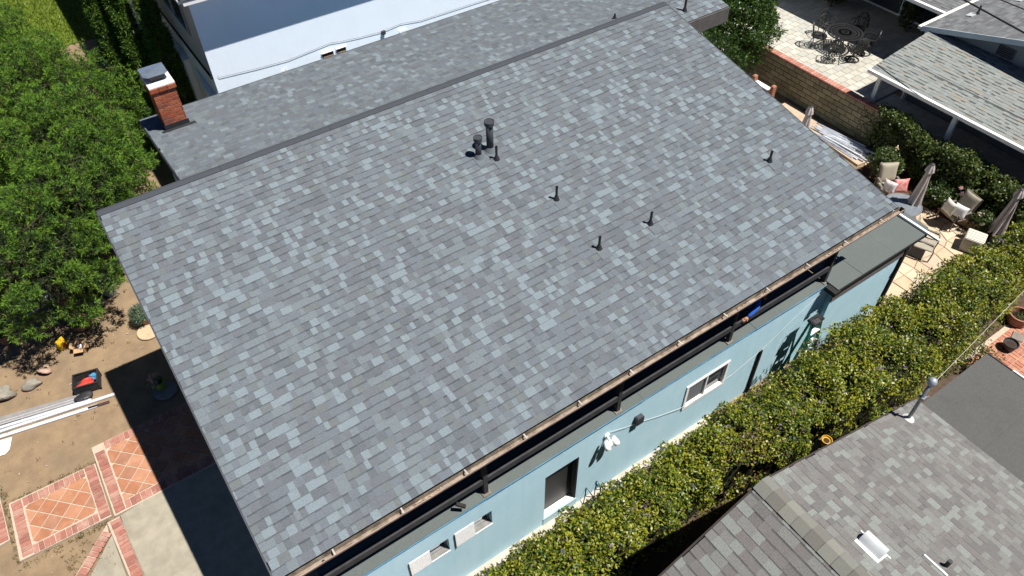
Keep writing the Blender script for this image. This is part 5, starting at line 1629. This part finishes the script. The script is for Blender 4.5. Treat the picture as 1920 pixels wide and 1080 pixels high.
def cushion(par, c, size, M3, m, name='cushion', puff=0.35):
    """pillow: grid that swells in the middle"""
    b_ = MB()
    n = 8
    for s_ in (1, -1):
        for i in range(n + 1):
            for j in range(n + 1):
                u, v_ = i / n * 2 - 1, j / n * 2 - 1
                k = (1 - u ** 4) * (1 - v_ ** 4)
                pin = 1 - 0.10 * (1 - abs(u)) * abs(v_) ** 3 - 0.0
                q = Vector((u * size[0] / 2 * (1 - 0.08 * (1 - u * u) * 0 - 0.07 * (1 - v_ * v_) * abs(u)), v_ * size[1] / 2 * (1 - 0.07 * (1 - u * u) * abs(v_)), s_ * size[2] / 2 * (puff * 0.2 + (1 - puff * 0.2) * k ** 0.6)))
                q = M3 @ q
                b_.v.append((c[0] + q[0], c[1] + q[1], c[2] + q[2]))
    m1 = (n + 1) ** 2
    for i in range(n):
        for j in range(n):
            a, b1, c1, d1 = i * (n + 1) + j, (i + 1) * (n + 1) + j, (i + 1) * (n + 1) + j + 1, i * (n + 1) + j + 1
            b_.f += [(a, b1, c1, d1), (m1 + d1, m1 + c1, m1 + b1, m1 + a)]
    for j in range(n):
        for (p, q) in ((j, j + 1), (n * (n + 1) + j + 1, n * (n + 1) + j)):
            b_.f.append((p, q, m1 + q, m1 + p))
    for i in range(n):
        for (p, q) in (((i + 1) * (n + 1), i * (n + 1)), (i * (n + 1) + n, (i + 1) * (n + 1) + n)):
            b_.f.append((p, q, m1 + q, m1 + p))
    b_.m = [0] * len(b_.f)
    if par is None:
        return b_.build(name, m, smooth=True)
    return local(par, b_, name, m, True)


def patio_chair(x, y, rz, label, cushioned=True):
    t = thing('patio_chair', (x, y, 0.03), label, 'chair', 'cushioned patio chairs')
    for s_ in (-1, 1):
        local(t, MB().tube([(s_ * 0.27, 0.24, 0.0), (s_ * 0.27, 0.26, 0.3), (s_ * 0.27, 0.22, 0.52), (s_ * 0.27, -0.05, 0.55), (s_ * 0.27, -0.26, 0.50), (s_ * 0.27, -0.28, 0.3), (s_ * 0.27, -0.24, 0.0), (s_ * 0.27, 0.24, 0.0)], 0.016, 8), 'side_frame', chair_m)
        local(t, MB().tube([(s_ * 0.25, 0.22, 0.34), (s_ * 0.25, -0.22, 0.32), (s_ * 0.25, -0.42, 0.92)], 0.014, 8), 'back_rail', chair_m)
        local(t, MB().box(s_ * 0.27 - 0.028, s_ * 0.27 + 0.028, -0.22, 0.2, 0.553, 0.572), 'armrest', chair_m)
    local(t, MB().obox((0, 0.0, 0.335), (0.49, 0.45, 0.02), Matrix.Rotation(0.045, 3, 'X')), 'seat', mat('sling', (0.3, 0.27, 0.22), (0.25, 0.225, 0.18), scale=9))
    Mb = Matrix.Rotation(math.radians(108), 3, 'X')
    local(t, MB().obox((0, -0.325, 0.63), (0.49, 0.6, 0.02), Mb), 'backrest', MATS['sling'])
    if cushioned:
        cushion(t, (0, 0.0, 0.385), (0.5, 0.5, 0.10), Matrix.Rotation(0.045, 3, 'X'), cush, 'seat_cushion', 1.5)
        cushion(t, (0, -0.28, 0.68), (0.5, 0.56, 0.11), Mb, cush, 'back_cushion', 1.5)
    t.rotation_euler = (0, 0, rz)
    return t


def pillow(name, x, y, z, rz, tilt, size, m, label):
    M3 = Matrix.Rotation(rz, 3, 'Z') @ Matrix.Rotation(tilt, 3, 'X')
    o_ = cushion(None, (x, y, z), size, M3, m, name, 0.4)
    tag(o_, label, 'pillow')


patio_chair(17.85, 7.72, math.radians(150), 'beige cushioned patio chair holding the pink and white pillows')
patio_chair(18.35, 6.0, math.radians(75), 'beige cushioned patio chair holding two cream pillows, facing the umbrella')
patio_chair(16.75, 5.75, math.radians(200), 'bare patio chair tucked under the corner of the grey sheet', False)
pinkm = mat('pink_damask', (0.52, 0.16, 0.15), (0.62, 0.30, 0.27), scale=16, lo=0.45, hi=0.55)
creamm = mat('cream_cotton', (0.62, 0.58, 0.5), (0.56, 0.52, 0.45), scale=5)
pillow('pillow', 17.83, 7.42, 0.66, math.radians(150), math.radians(105), (0.42, 0.42, 0.14), pinkm, 'pink patterned pillow leaning in the patio chair')
pillow('pillow', 17.60, 7.60, 0.62, math.radians(100), math.radians(100), (0.36, 0.36, 0.13), mat('white_floral', (0.68, 0.64, 0.62), (0.5, 0.3, 0.3), scale=14, lo=0.5, hi=0.62), 'white flowered pillow leaning beside the pink pillow')
pillow('pillow', 18.13, 6.12, 0.66, math.radians(70), math.radians(100), (0.38, 0.38, 0.14), creamm, 'cream pillow on the patio chair, nearer the umbrella')
pillow('pillow', 18.2, 5.86, 0.66, math.radians(95), math.radians(104), (0.36, 0.36, 0.14), mat('white_cotton', (0.7, 0.7, 0.7), (0.6, 0.6, 0.62), scale=5), 'white pillow resting against the chair back')
gt_ = thing('glass_table', (17.35, 6.95, 0.03), 'round grey glass-topped table at the closed umbrella', 'table')
local(gt_, MB().lathe([(0.48, 0.5), (0.5, 0.51), (0.48, 0.52), (0.001, 0.52)], (0, 0, 0), 32), 'table_top', mat('smoky_glass', (0.16, 0.18, 0.2), (0.13, 0.15, 0.17), rough=0.12, spec=0.6))
local(gt_, MB().tube([(0.49 * math.cos(k * 0.2618), 0.49 * math.sin(k * 0.2618), 0.515) for k in range(25)], 0.014, 6), 'rim', chair_m)
for k in range(4):
    a = k * 1.5708 + 0.5
    local(gt_, MB().tube([(0.4 * math.cos(a), 0.4 * math.sin(a), 0), (0.3 * math.cos(a), 0.3 * math.sin(a), 0.25), (0.42 * math.cos(a), 0.42 * math.sin(a), 0.5)], 0.013, 6), 'leg', chair_m)
# timber planter edge and woven stool
tag(MB().obox((18.62, 5.72, 0.14), (0.16, 0.75, 0.22), Matrix.Rotation(0.1, 3, 'Z')).build('timber_edging', mat('timber', (0.30, 0.19, 0.10), (0.22, 0.14, 0.075), scale=8, bump=0.3)), 'brown timber bed edging behind the patio chair', 'edging')
ws = thing('woven_stool', (17.95, 5.12, 0.03), 'square woven white wicker stool on the flagstones', 'stool')
wk = mat('white_wicker', (0.55, 0.53, 0.46), (0.45, 0.43, 0.37), scale=30, bump=0.4, bscale=60)
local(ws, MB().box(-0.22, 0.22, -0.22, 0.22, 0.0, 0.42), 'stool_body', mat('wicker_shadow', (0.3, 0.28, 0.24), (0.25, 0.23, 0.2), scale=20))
for i in range(9):
    u = -0.2 + i * 0.05
    local(ws, MB().prism([(u - 0.021, -0.225), (u + 0.021, -0.225), (u + 0.021, 0.225), (u - 0.021, 0.225)], 0.422, 0.434 + 0.004 * (i % 2), bevel=0.005), 'strand', wk)
    z = 0.02 + i * 0.045
    for s_ in (-1, 1):
        local(ws, MB().box(-0.226, 0.226, s_ * 0.228 - 0.007, s_ * 0.228 + 0.007, z, z + 0.036), 'strand', wk)
        local(ws, MB().box(s_ * 0.229 - 0.006, s_ * 0.229 + 0.006, -0.22, 0.22, z, z + 0.036), 'strand', wk)
ws.rotation_euler = (0, 0, 0.35)

# iron dining set  on the paved patio
iron = mat('cast_iron', (0.012, 0.012, 0.013), (0.02, 0.02, 0.021), scale=15, rough=0.45, spec=0.5)
TX, TY = 23.45, 13.82
dt = thing('iron_table', (TX, TY, 0.03), 'round black cast-iron patio table with a lattice top', 'table')
ringt = MB()
for (r, w_) in ((0.56, 0.04), (0.42, 0.022), (0.28, 0.022), (0.13, 0.025)):
    n = 40
    vs = []
    for k in range(n):
        a = 2 * math.pi * k / n
        for rr, zz in ((r - w_, 0.57), (r, 0.57), (r, 0.60), (r - w_, 0.60)):
            vs.append((rr * math.cos(a), rr * math.sin(a), zz))
    ringt.add(vs, [(4 * k + j, 4 * ((k + 1) % n) + j, 4 * ((k + 1) % n) + (j + 1) % 4, 4 * k + (j + 1) % 4) for k in range(n) for j in range(4)])
local(dt, ringt, 'table_top', iron)
lat = MB()
for k in range(36):
    a = 2 * math.pi * k / 36
    for sg in (-1, 1):
        pts = [(r * math.cos(a + sg * (r - 0.1) * 0.9), r * math.sin(a + sg * (r - 0.1) * 0.9), 0.588) for r in (0.1, 0.26, 0.4, 0.55)]
        for i in range(3):
            lat.bar(pts[i], pts[i + 1], 0.03, 0.012)
tag(local(dt, lat, 'lattice', iron), kind='stuff')
for k in range(4):
    a = k * 1.5708 + 0.4
    local(dt, MB().tube([(0.38 * math.cos(a), 0.38 * math.sin(a), 0), (0.22 * math.cos(a), 0.22 * math.sin(a), 0.2), (0.2 * math.cos(a), 0.2 * math.sin(a), 0.42), (0.42 * math.cos(a), 0.42 * math.sin(a), 0.57)], 0.02, 6), 'leg', iron)


dt.scale = (1.1, 1.1, 1.08)


def iron_chair(ring):
    t = thing('iron_chair', (0, 0, 0), 'x', 'chair', 'iron chairs round the patio table')
    st = MB()
    n = 24
    for r in (0.22, 0.14, 0.07):
        st.tube([(r * math.cos(2 * math.pi * k / n), r * math.sin(2 * math.pi * k / n), 0.37) for k in range(n + 1)], 0.02, 5, cap=False)
    for k in range(12):
        a = 2 * math.pi * k / 12
        st.bar((0, 0, 0.37), (0.22 * math.cos(a), 0.22 * math.sin(a), 0.37), 0.032, 0.012)
    local(t, st, 'seat', iron)
    bk = MB()
    arc = [(0.23 * math.cos(a), -0.2 - 0.10 * (math.sin(a)) ** 1, 0.40 + 0.42 * math.sin(a)) for a in np.linspace(0, math.pi, 13)]
    bk.tube(arc, 0.024, 6)
    for u in (-0.15, -0.075, 0, 0.075, 0.15):
        h = 0.42 * math.sqrt(max(0, 1 - (u / 0.23) ** 2))
        bk.tube([(u * 0.6, -0.2, 0.38), (u * 1.25 if abs(u) < 0.1 else u, -0.2 - 0.05, 0.40 + h * 0.5), (u, -0.2 - 0.10 * h / 0.42, 0.40 + h)], 0.017, 5)
    bk.tube([(-0.2, -0.24, 0.6), (0, -0.26, 0.66), (0.2, -0.24, 0.6)], 0.018, 5)
    local(t, bk, 'backrest', iron)
    for s_ in (-1, 1):
        local(t, MB().tube([(s_ * 0.22, -0.24, 0.58), (s_ * 0.26, -0.05, 0.60), (s_ * 0.26, 0.12, 0.56), (s_ * 0.22, 0.1, 0.38)], 0.014, 6), 'armrest', iron)
    if ring:
        local(t, MB().tube([(0.21 * math.cos(2 * math.pi * k / n), 0.21 * math.sin(2 * math.pi * k / n), 0.02) for k in range(n + 1)], 0.02, 6, cap=False), 'ring_base', iron)
        local(t, MB().tube([(0, 0, 0.1), (0, 0, 0.36)], 0.03, 8), 'pedestal', iron)
        for k in range(4):
            a = k * 1.57
            local(t, MB().tube([(0.2 * math.cos(a), 0.2 * math.sin(a), 0.02), (0.1 * math.cos(a), 0.1 * math.sin(a), 0.09), (0, 0, 0.14)], 0.014, 5), 'spoke', iron)
    else:
        for (sx_, sy_) in ((-1, -1), (1, -1), (-1, 1), (1, 1)):
            local(t, MB().tube([(sx_ * 0.22, sy_ * 0.22, 0), (sx_ * 0.16, sy_ * 0.16, 0.18), (sx_ * 0.18, sy_ * 0.18, 0.37)], 0.014, 5), 'leg', iron)
    return t


protos = [iron_chair(False), iron_chair(True)]
spots = [(205, 0.86, 0, 'black iron chair on the block-wall side of the patio table'), (130, 0.80, 0, 'black iron chair with the tall arched back beyond the table, towards the leafy tree'), (75, 0.95, 0, 'black iron chair in the shade of the eave, behind the table'),
         (10, 0.98, 0, 'black iron chair at the shaded sliding-door side of the table'), (250, 0.78, 1, 'black iron swivel chair on a ring base, on the sunny side of the table'), (302, 0.80, 1, 'black iron swivel chair on a ring base nearest the porch roof')]
used = [False, False]
for (a, r, k, lab) in spots:
    c = protos[k] if not used[k] else copy_tree(protos[k])
    used[k] = True
    ar = math.radians(a)
    c.location = (TX + r * math.cos(ar), TY + r * math.sin(ar), 0.03)
    c.rotation_euler = (0, 0, ar + math.pi / 2)
    c['label'] = lab
    c.scale = (1.1, 1.1, 1.1)

# white pole lying over the sheets
tag(MB().bar((14.40, 5.92, 2.56), (14.38, 4.72, 2.55), 0.055, 0.05).build('white_pole', white_paint), 'white square pole lying across the end of the grey roofing sheets', 'pole')

# ================================================================ SIDE PASSAGE THINGS
ld = thing('stepladder', (11.0, 4.98, 0), 'green fibreglass stepladder standing against the blue wall', 'ladder')
green = mat('green_fibreglass', (0.02, 0.19, 0.12), (0.015, 0.16, 0.10), scale=6, rough=0.5)
for s_ in (-1, 1):
    MB().bar((11.0 + s_ * 0.24, 4.78, 0.0), (11.0 + s_ * 0.15, 4.98, 1.85), 0.03, 0.07).build('front_rail', green, ld)
    MB().bar((11.0 + s_ * 0.22, 5.22, 0.0), (11.0 + s_ * 0.14, 5.04, 1.85), 0.03, 0.05).build('rear_rail', green, ld)
for k in range(5):
    t_ = (k + 1) / 6
    hw = 0.24 - 0.09 * t_
    MB().box(11.0 - hw + 0.016, 11.0 + hw - 0.016, 4.74 + 0.2 * t_, 4.84 + 0.2 * t_, 1.85 * t_ - 0.012, 1.85 * t_ + 0.012).build('step', mat('aluminium', (0.7, 0.71, 0.72), (0.6, 0.61, 0.62), rough=0.4, metal=0.3), ld)
MB().prism([(10.83, 4.92), (11.17, 4.92), (11.17, 5.1), (10.83, 5.1)], 1.852, 1.91, bevel=0.015).build('top_cap', black_paint, ld)
tl = thing('power_tool', (10.93, 4.95, 1.912), 'black power tool resting on the stepladder top', 'tool')
MB().prism([(10.78, 4.88), (10.98, 4.86), (10.99, 4.99), (10.79, 5.0)], 1.913, 1.99, bevel=0.02).build('tool_body', mat('tool_black', (0.045, 0.045, 0.047), (0.035, 0.035, 0.037), rough=0.5, spec=0.4), tl)
MB().tube([(10.82 + 0.07 * math.cos(a), 4.97 + 0.07 * math.sin(a), 2.0 + 0.03 * math.sin(a)) for a in np.linspace(0, 6.0, 14)], 0.009, 6).build('cord', black_paint, tl)
MB().prism([(11.0, 4.93), (11.13, 4.94), (11.12, 5.02), (11.0, 5.02)], 1.913, 1.95, bevel=0.012).build('battery', black_paint, tl)
rk = thing('wire_rack', (5.3, 5.2, 0.04), 'black zigzag wire rack leaning on the wall beside the door', 'rack')
for (pts) in ([(5.03, 5.17, 0.045), (5.16, 5.262, 0.45), (5.30, 5.18, 0.045)], [(5.30, 5.17, 0.05), (5.42, 5.262, 0.45), (5.57, 5.18, 0.05)]):
    MB().tube(pts, 0.011, 6).build('wire_frame', black_paint, rk)
MB().tube([(5.0, 5.17, 0.055), (5.6, 5.17, 0.055)], 0.010, 6).build('foot_rail', black_paint, rk)
bkt = pot('yellow_bucket', 'yellow bucket at the foot of the hedge behind the shingled house', 9.27, 3.08, 0.105, 0.2, mat('bucket_yellow', (0.5, 0.28, 0.02), (0.42, 0.23, 0.02), rough=0.5), 'bucket', z=1.12)
MB().box(9.12, 9.42, 2.93, 3.23, -0.02, 1.118).build('stand', MATS['brown_board'], bkt)
tag(bkt, 'yellow bucket on a stand at the foot of the hedge by the shingled roof', 'bucket')

# pots on the brick court
c1 = bowl('coil_planter', 'terracotta bowl planter with a double rim on the brick court', 16.55, 2.98, 0.24, 0.3, terracotta)
plant_in(c1, 16.55, 2.98, 0.2, 0.14, 0.12, rm, [1, 1, 1], 90, 0.06, 0.03)
tag(MB().prism([(16.75, 2.62), (17.6, 2.62), (17.6, 3.0), (16.75, 3.0)], 0.02, 0.36, bevel=0.015).build('planter_box', mat('dark_red_box', (0.11, 0.035, 0.022), (0.085, 0.028, 0.018), scale=6)), 'dark red rectangular planter box behind the terracotta bowl', 'planter')
c2 = pot('black_pot', 'tipped-looking black plastic pot on the brick court by the hedge', 15.62, 2.62, 0.17, 0.24, crate_m)
tag(MB().prism([(16.05, 2.52), (16.3, 2.6), (16.22, 2.84), (15.97, 2.76)], 0.012, 0.05, bevel=0.01).build('paving_slab', mat('slab_grey', (0.2, 0.17, 0.15), (0.16, 0.14, 0.12), scale=8)), 'small grey paving slab between the black pot and the bowl', 'slab')

# ================================================================ WORKER UNDER THE EAVE
def skin_body(name, verts, edges, radii, m, parent, sub=2):
    me = bpy.data.meshes.new(name)
    w0 = Vector(WO[parent.name])
    me.from_pydata([Vector(v_) - w0 for v_ in verts], edges, [])
    o_ = bpy.data.objects.new(name, me)
    place(o_, w0, parent)
    md = o_.modifiers.new('skin', 'SKIN')
    for i, r in enumerate(radii):
        me.skin_vertices[0].data[i].radius = (r, r) if not isinstance(r, tuple) else r
    me.skin_vertices[0].data[0].use_root = True
    sb = o_.modifiers.new('sub', 'SUBSURF')
    sb.levels = sb.render_levels = sub
    me.materials.append(m)
    return o_


skinm = mat('skin', (0.36, 0.19, 0.12), (0.33, 0.17, 0.105), scale=20, rough=0.6)
blue_shirt = mat('blue_shirt', (0.025, 0.10, 0.42), (0.02, 0.08, 0.36), scale=7, rough=0.85, bump=0.2, bscale=30)
trouser = mat('dark_trousers', (0.03, 0.032, 0.04), (0.025, 0.026, 0.033), scale=8)
pn = thing('person', (9.65, 5.85, 2.472), 'worker in a blue shirt kneeling under the eave, one hand on the beam', 'person')
zb_ = 2.472
body_v = [(9.72, 5.95, zb_ + 0.36), (9.66, 5.92, zb_ + 0.52), (9.58, 5.86, zb_ + 0.72), (9.54, 5.83, zb_ + 0.83), (9.50, 5.80, zb_ + 0.93),
          # left (reaching) arm
          (9.40, 5.62, zb_ + 0.80), (9.19, 5.335, zb_ + 0.70), (9.03, 5.325, zb_ + 0.60), (8.95, 5.325, zb_ + 0.545),
          # other arm
          (9.66, 5.92, zb_ + 0.80), (9.86, 5.82, zb_ + 0.62), (9.80, 5.66, zb_ + 0.45),
          # legs, kneeling
          (9.66, 5.93, zb_ + 0.31), (9.52, 5.72, zb_ + 0.10), (9.62, 6.05, zb_ + 0.07), (9.65, 6.14, zb_ + 0.05),
          (9.82, 5.99, zb_ + 0.31), (9.74, 5.72, zb_ + 0.10), (9.86, 6.06, zb_ + 0.07), (9.89, 6.15, zb_ + 0.05)]
body_e = [(0, 1), (1, 2), (2, 3), (3, 4), (3, 5), (5, 6), (6, 7), (7, 8), (3, 9), (9, 10), (10, 11), (0, 12), (12, 13), (13, 14), (14, 15), (0, 16), (16, 17), (17, 18), (18, 19)]
body_r = [0.12, 0.125, 0.13, 0.075, 0.05, 0.066, 0.062, 0.052, 0.028, 0.06, 0.045, 0.03, 0.085, 0.06, 0.045, 0.035, 0.085, 0.06, 0.045, 0.035]
skin_body('body', body_v, body_e, body_r, blue_shirt, pn)
# trousers hug the legs
tv = [(9.72, 5.95, zb_ + 0.37), (9.66, 5.93, zb_ + 0.30), (9.52, 5.72, zb_ + 0.105), (9.62, 6.05, zb_ + 0.075), (9.82, 5.99, zb_ + 0.30), (9.74, 5.72, zb_ + 0.105), (9.86, 6.06, zb_ + 0.075)]
skin_body('trousers', tv, [(0, 1), (1, 2), (2, 3), (0, 4), (4, 5), (5, 6)], [0.135, 0.095, 0.072, 0.056, 0.095, 0.072, 0.056], trouser, pn)
# head with nose and ears, hair cap
hd = MB()
hc = Vector((9.46, 5.77, zb_ + 1.03))
prof = []
n1, n2 = 14, 20
for i in range(n1 + 1):
    th = math.pi * i / n1
    for k in range(n2):
        ph = 2 * math.pi * k / n2
        d_ = Vector((math.sin(th) * math.cos(ph), math.sin(th) * math.sin(ph), math.cos(th)))
        fwd = max(0, -d_.y)
        r = 0.092 * (1 - 0.12 * max(0, -d_.z)) * (1 + 0.05 * fwd)
        if -0.15 < d_.z < 0.12 and -d_.y > 0.93:
            r += 0.02
        if abs(d_.x) > 0.95 and abs(d_.z) < 0.25:
            r += 0.014
        if 0.1 < d_.z < 0.25 and 0.25 < abs(d_.x) < 0.5 and d_.y < 0:
            r -= 0.007
        hd.v.append(tuple(hc + Vector((d_.x * r * 0.86, d_.y * r, d_.z * r * 1.22))))
for i in range(n1):
    for k in range(n2):
        hd.f.append((i * n2 + k, i * n2 + (k + 1) % n2, (i + 1) * n2 + (k + 1) % n2, (i + 1) * n2 + k))
        hd.m.append(0)
hd.f = [f[::-1] for f in hd.f]
head = hd.build('head', skinm, pn, smooth=True)
hr = MB()
for i in range(8):
    th = 0.5 * math.pi * 1.1 * i / 7
    for k in range(n2):
        ph = 2 * math.pi * k / n2
        d_ = Vector((math.sin(th) * math.cos(ph), math.sin(th) * math.sin(ph) + 0.06, math.cos(th)))
        hr.v.append(tuple(hc + Vector((d_.x * 0.086, d_.y * 0.1 + 0.01, d_.z * 0.12 + 0.004))))
for i in range(7):
    for k in range(n2):
        hr.f.append((i * n2 + (k + 1) % n2, i * n2 + k, (i + 1) * n2 + k, (i + 1) * n2 + (k + 1) % n2))
        hr.m.append(0)
hr.build('hair', mat('dark_hair', (0.012, 0.009, 0.008), (0.02, 0.015, 0.012), scale=40, rough=0.6), head)
# hands: palm with five bent fingers closed on the beam
def hand(p, d_, up, name):
    p, d_, up = Vector(p), Vector(d_).normalized(), Vector(up).normalized()
    s_ = d_.cross(up)
    v_ = [p - d_ * 0.03, p + d_ * 0.02, p + d_ * 0.055]
    e_ = [(0, 1), (1, 2)]
    r_ = [0.024, (0.032), (0.034)]
    for k, (off, ln) in enumerate(((-0.028, 0.055), (-0.010, 0.066), (0.010, 0.062), (0.028, 0.05))):
        b0 = len(v_)
        v_ += [p + d_ * 0.062 + s_ * off, p + d_ * (0.062 + ln * 0.55) + s_ * off + up * 0.004, p + d_ * (0.062 + ln * 0.8) + s_ * off - up * 0.03]
        e_ += [(2, b0), (b0, b0 + 1), (b0 + 1, b0 + 2)]
        r_ += [0.010, 0.009, 0.008]
    b0 = len(v_)
    v_ += [p + d_ * 0.015 + s_ * -0.04, p + d_ * 0.04 + s_ * -0.06 - up * 0.015]
    e_ += [(1, b0), (b0, b0 + 1)]
    r_ += [0.012, 0.010]
    skin_body(name, v_, e_, r_, skinm, pn, 2)


hand((8.935, 5.33, zb_ + 0.53), (-0.9, 0.1, -0.25), (0, -0.1, 1), 'hand')
hand((9.79, 5.63, zb_ + 0.42), (-0.2, -0.6, -0.6), (0, -0.4, 1), 'hand')
for y in ():
    pass
# weeds and dry grass along the path edges
n = 260
ex = rng.choice(5, n)
wx_ = np.select([ex == 0, ex == 1, ex == 2, ex == 3, ex == 4], [rng.uniform(-4.6, -2.8, n), rng.uniform(-4.6, -2.9, n), rng.normal(-4.58, 0.03, n), rng.uniform(-5.2, -0.9, n), rng.uniform(-3.9, -3.0, n)])
wy_ = np.select([ex == 0, ex == 1, ex == 2, ex == 3, ex == 4], [rng.normal(11.84, 0.03, n), rng.normal(10.28, 0.04, n), rng.uniform(10.3, 12.4, n), rng.uniform(12.4, 16.2, n), rng.uniform(9.3, 10.1, n)])
P = np.repeat(np.column_stack([wx_, wy_, np.zeros(n)]), 7, 0) + rng.normal(0, 0.018, (n * 7, 3)) * [1, 1, 0]
tag(leaves('weeds', P, np.tile([0, 0, 0.6], (n * 7, 1)), 0.06, 0.012, [leafmat('dry_weed', (0.30, 0.24, 0.12), (0.24, 0.19, 0.10)), leafmat('green_weed', (0.10, 0.13, 0.03), (0.08, 0.10, 0.03))], [0.8, 0.2], spread=0.7, flat=False), 'dry weeds along the edges of the tile path', 'weeds', kind='stuff')
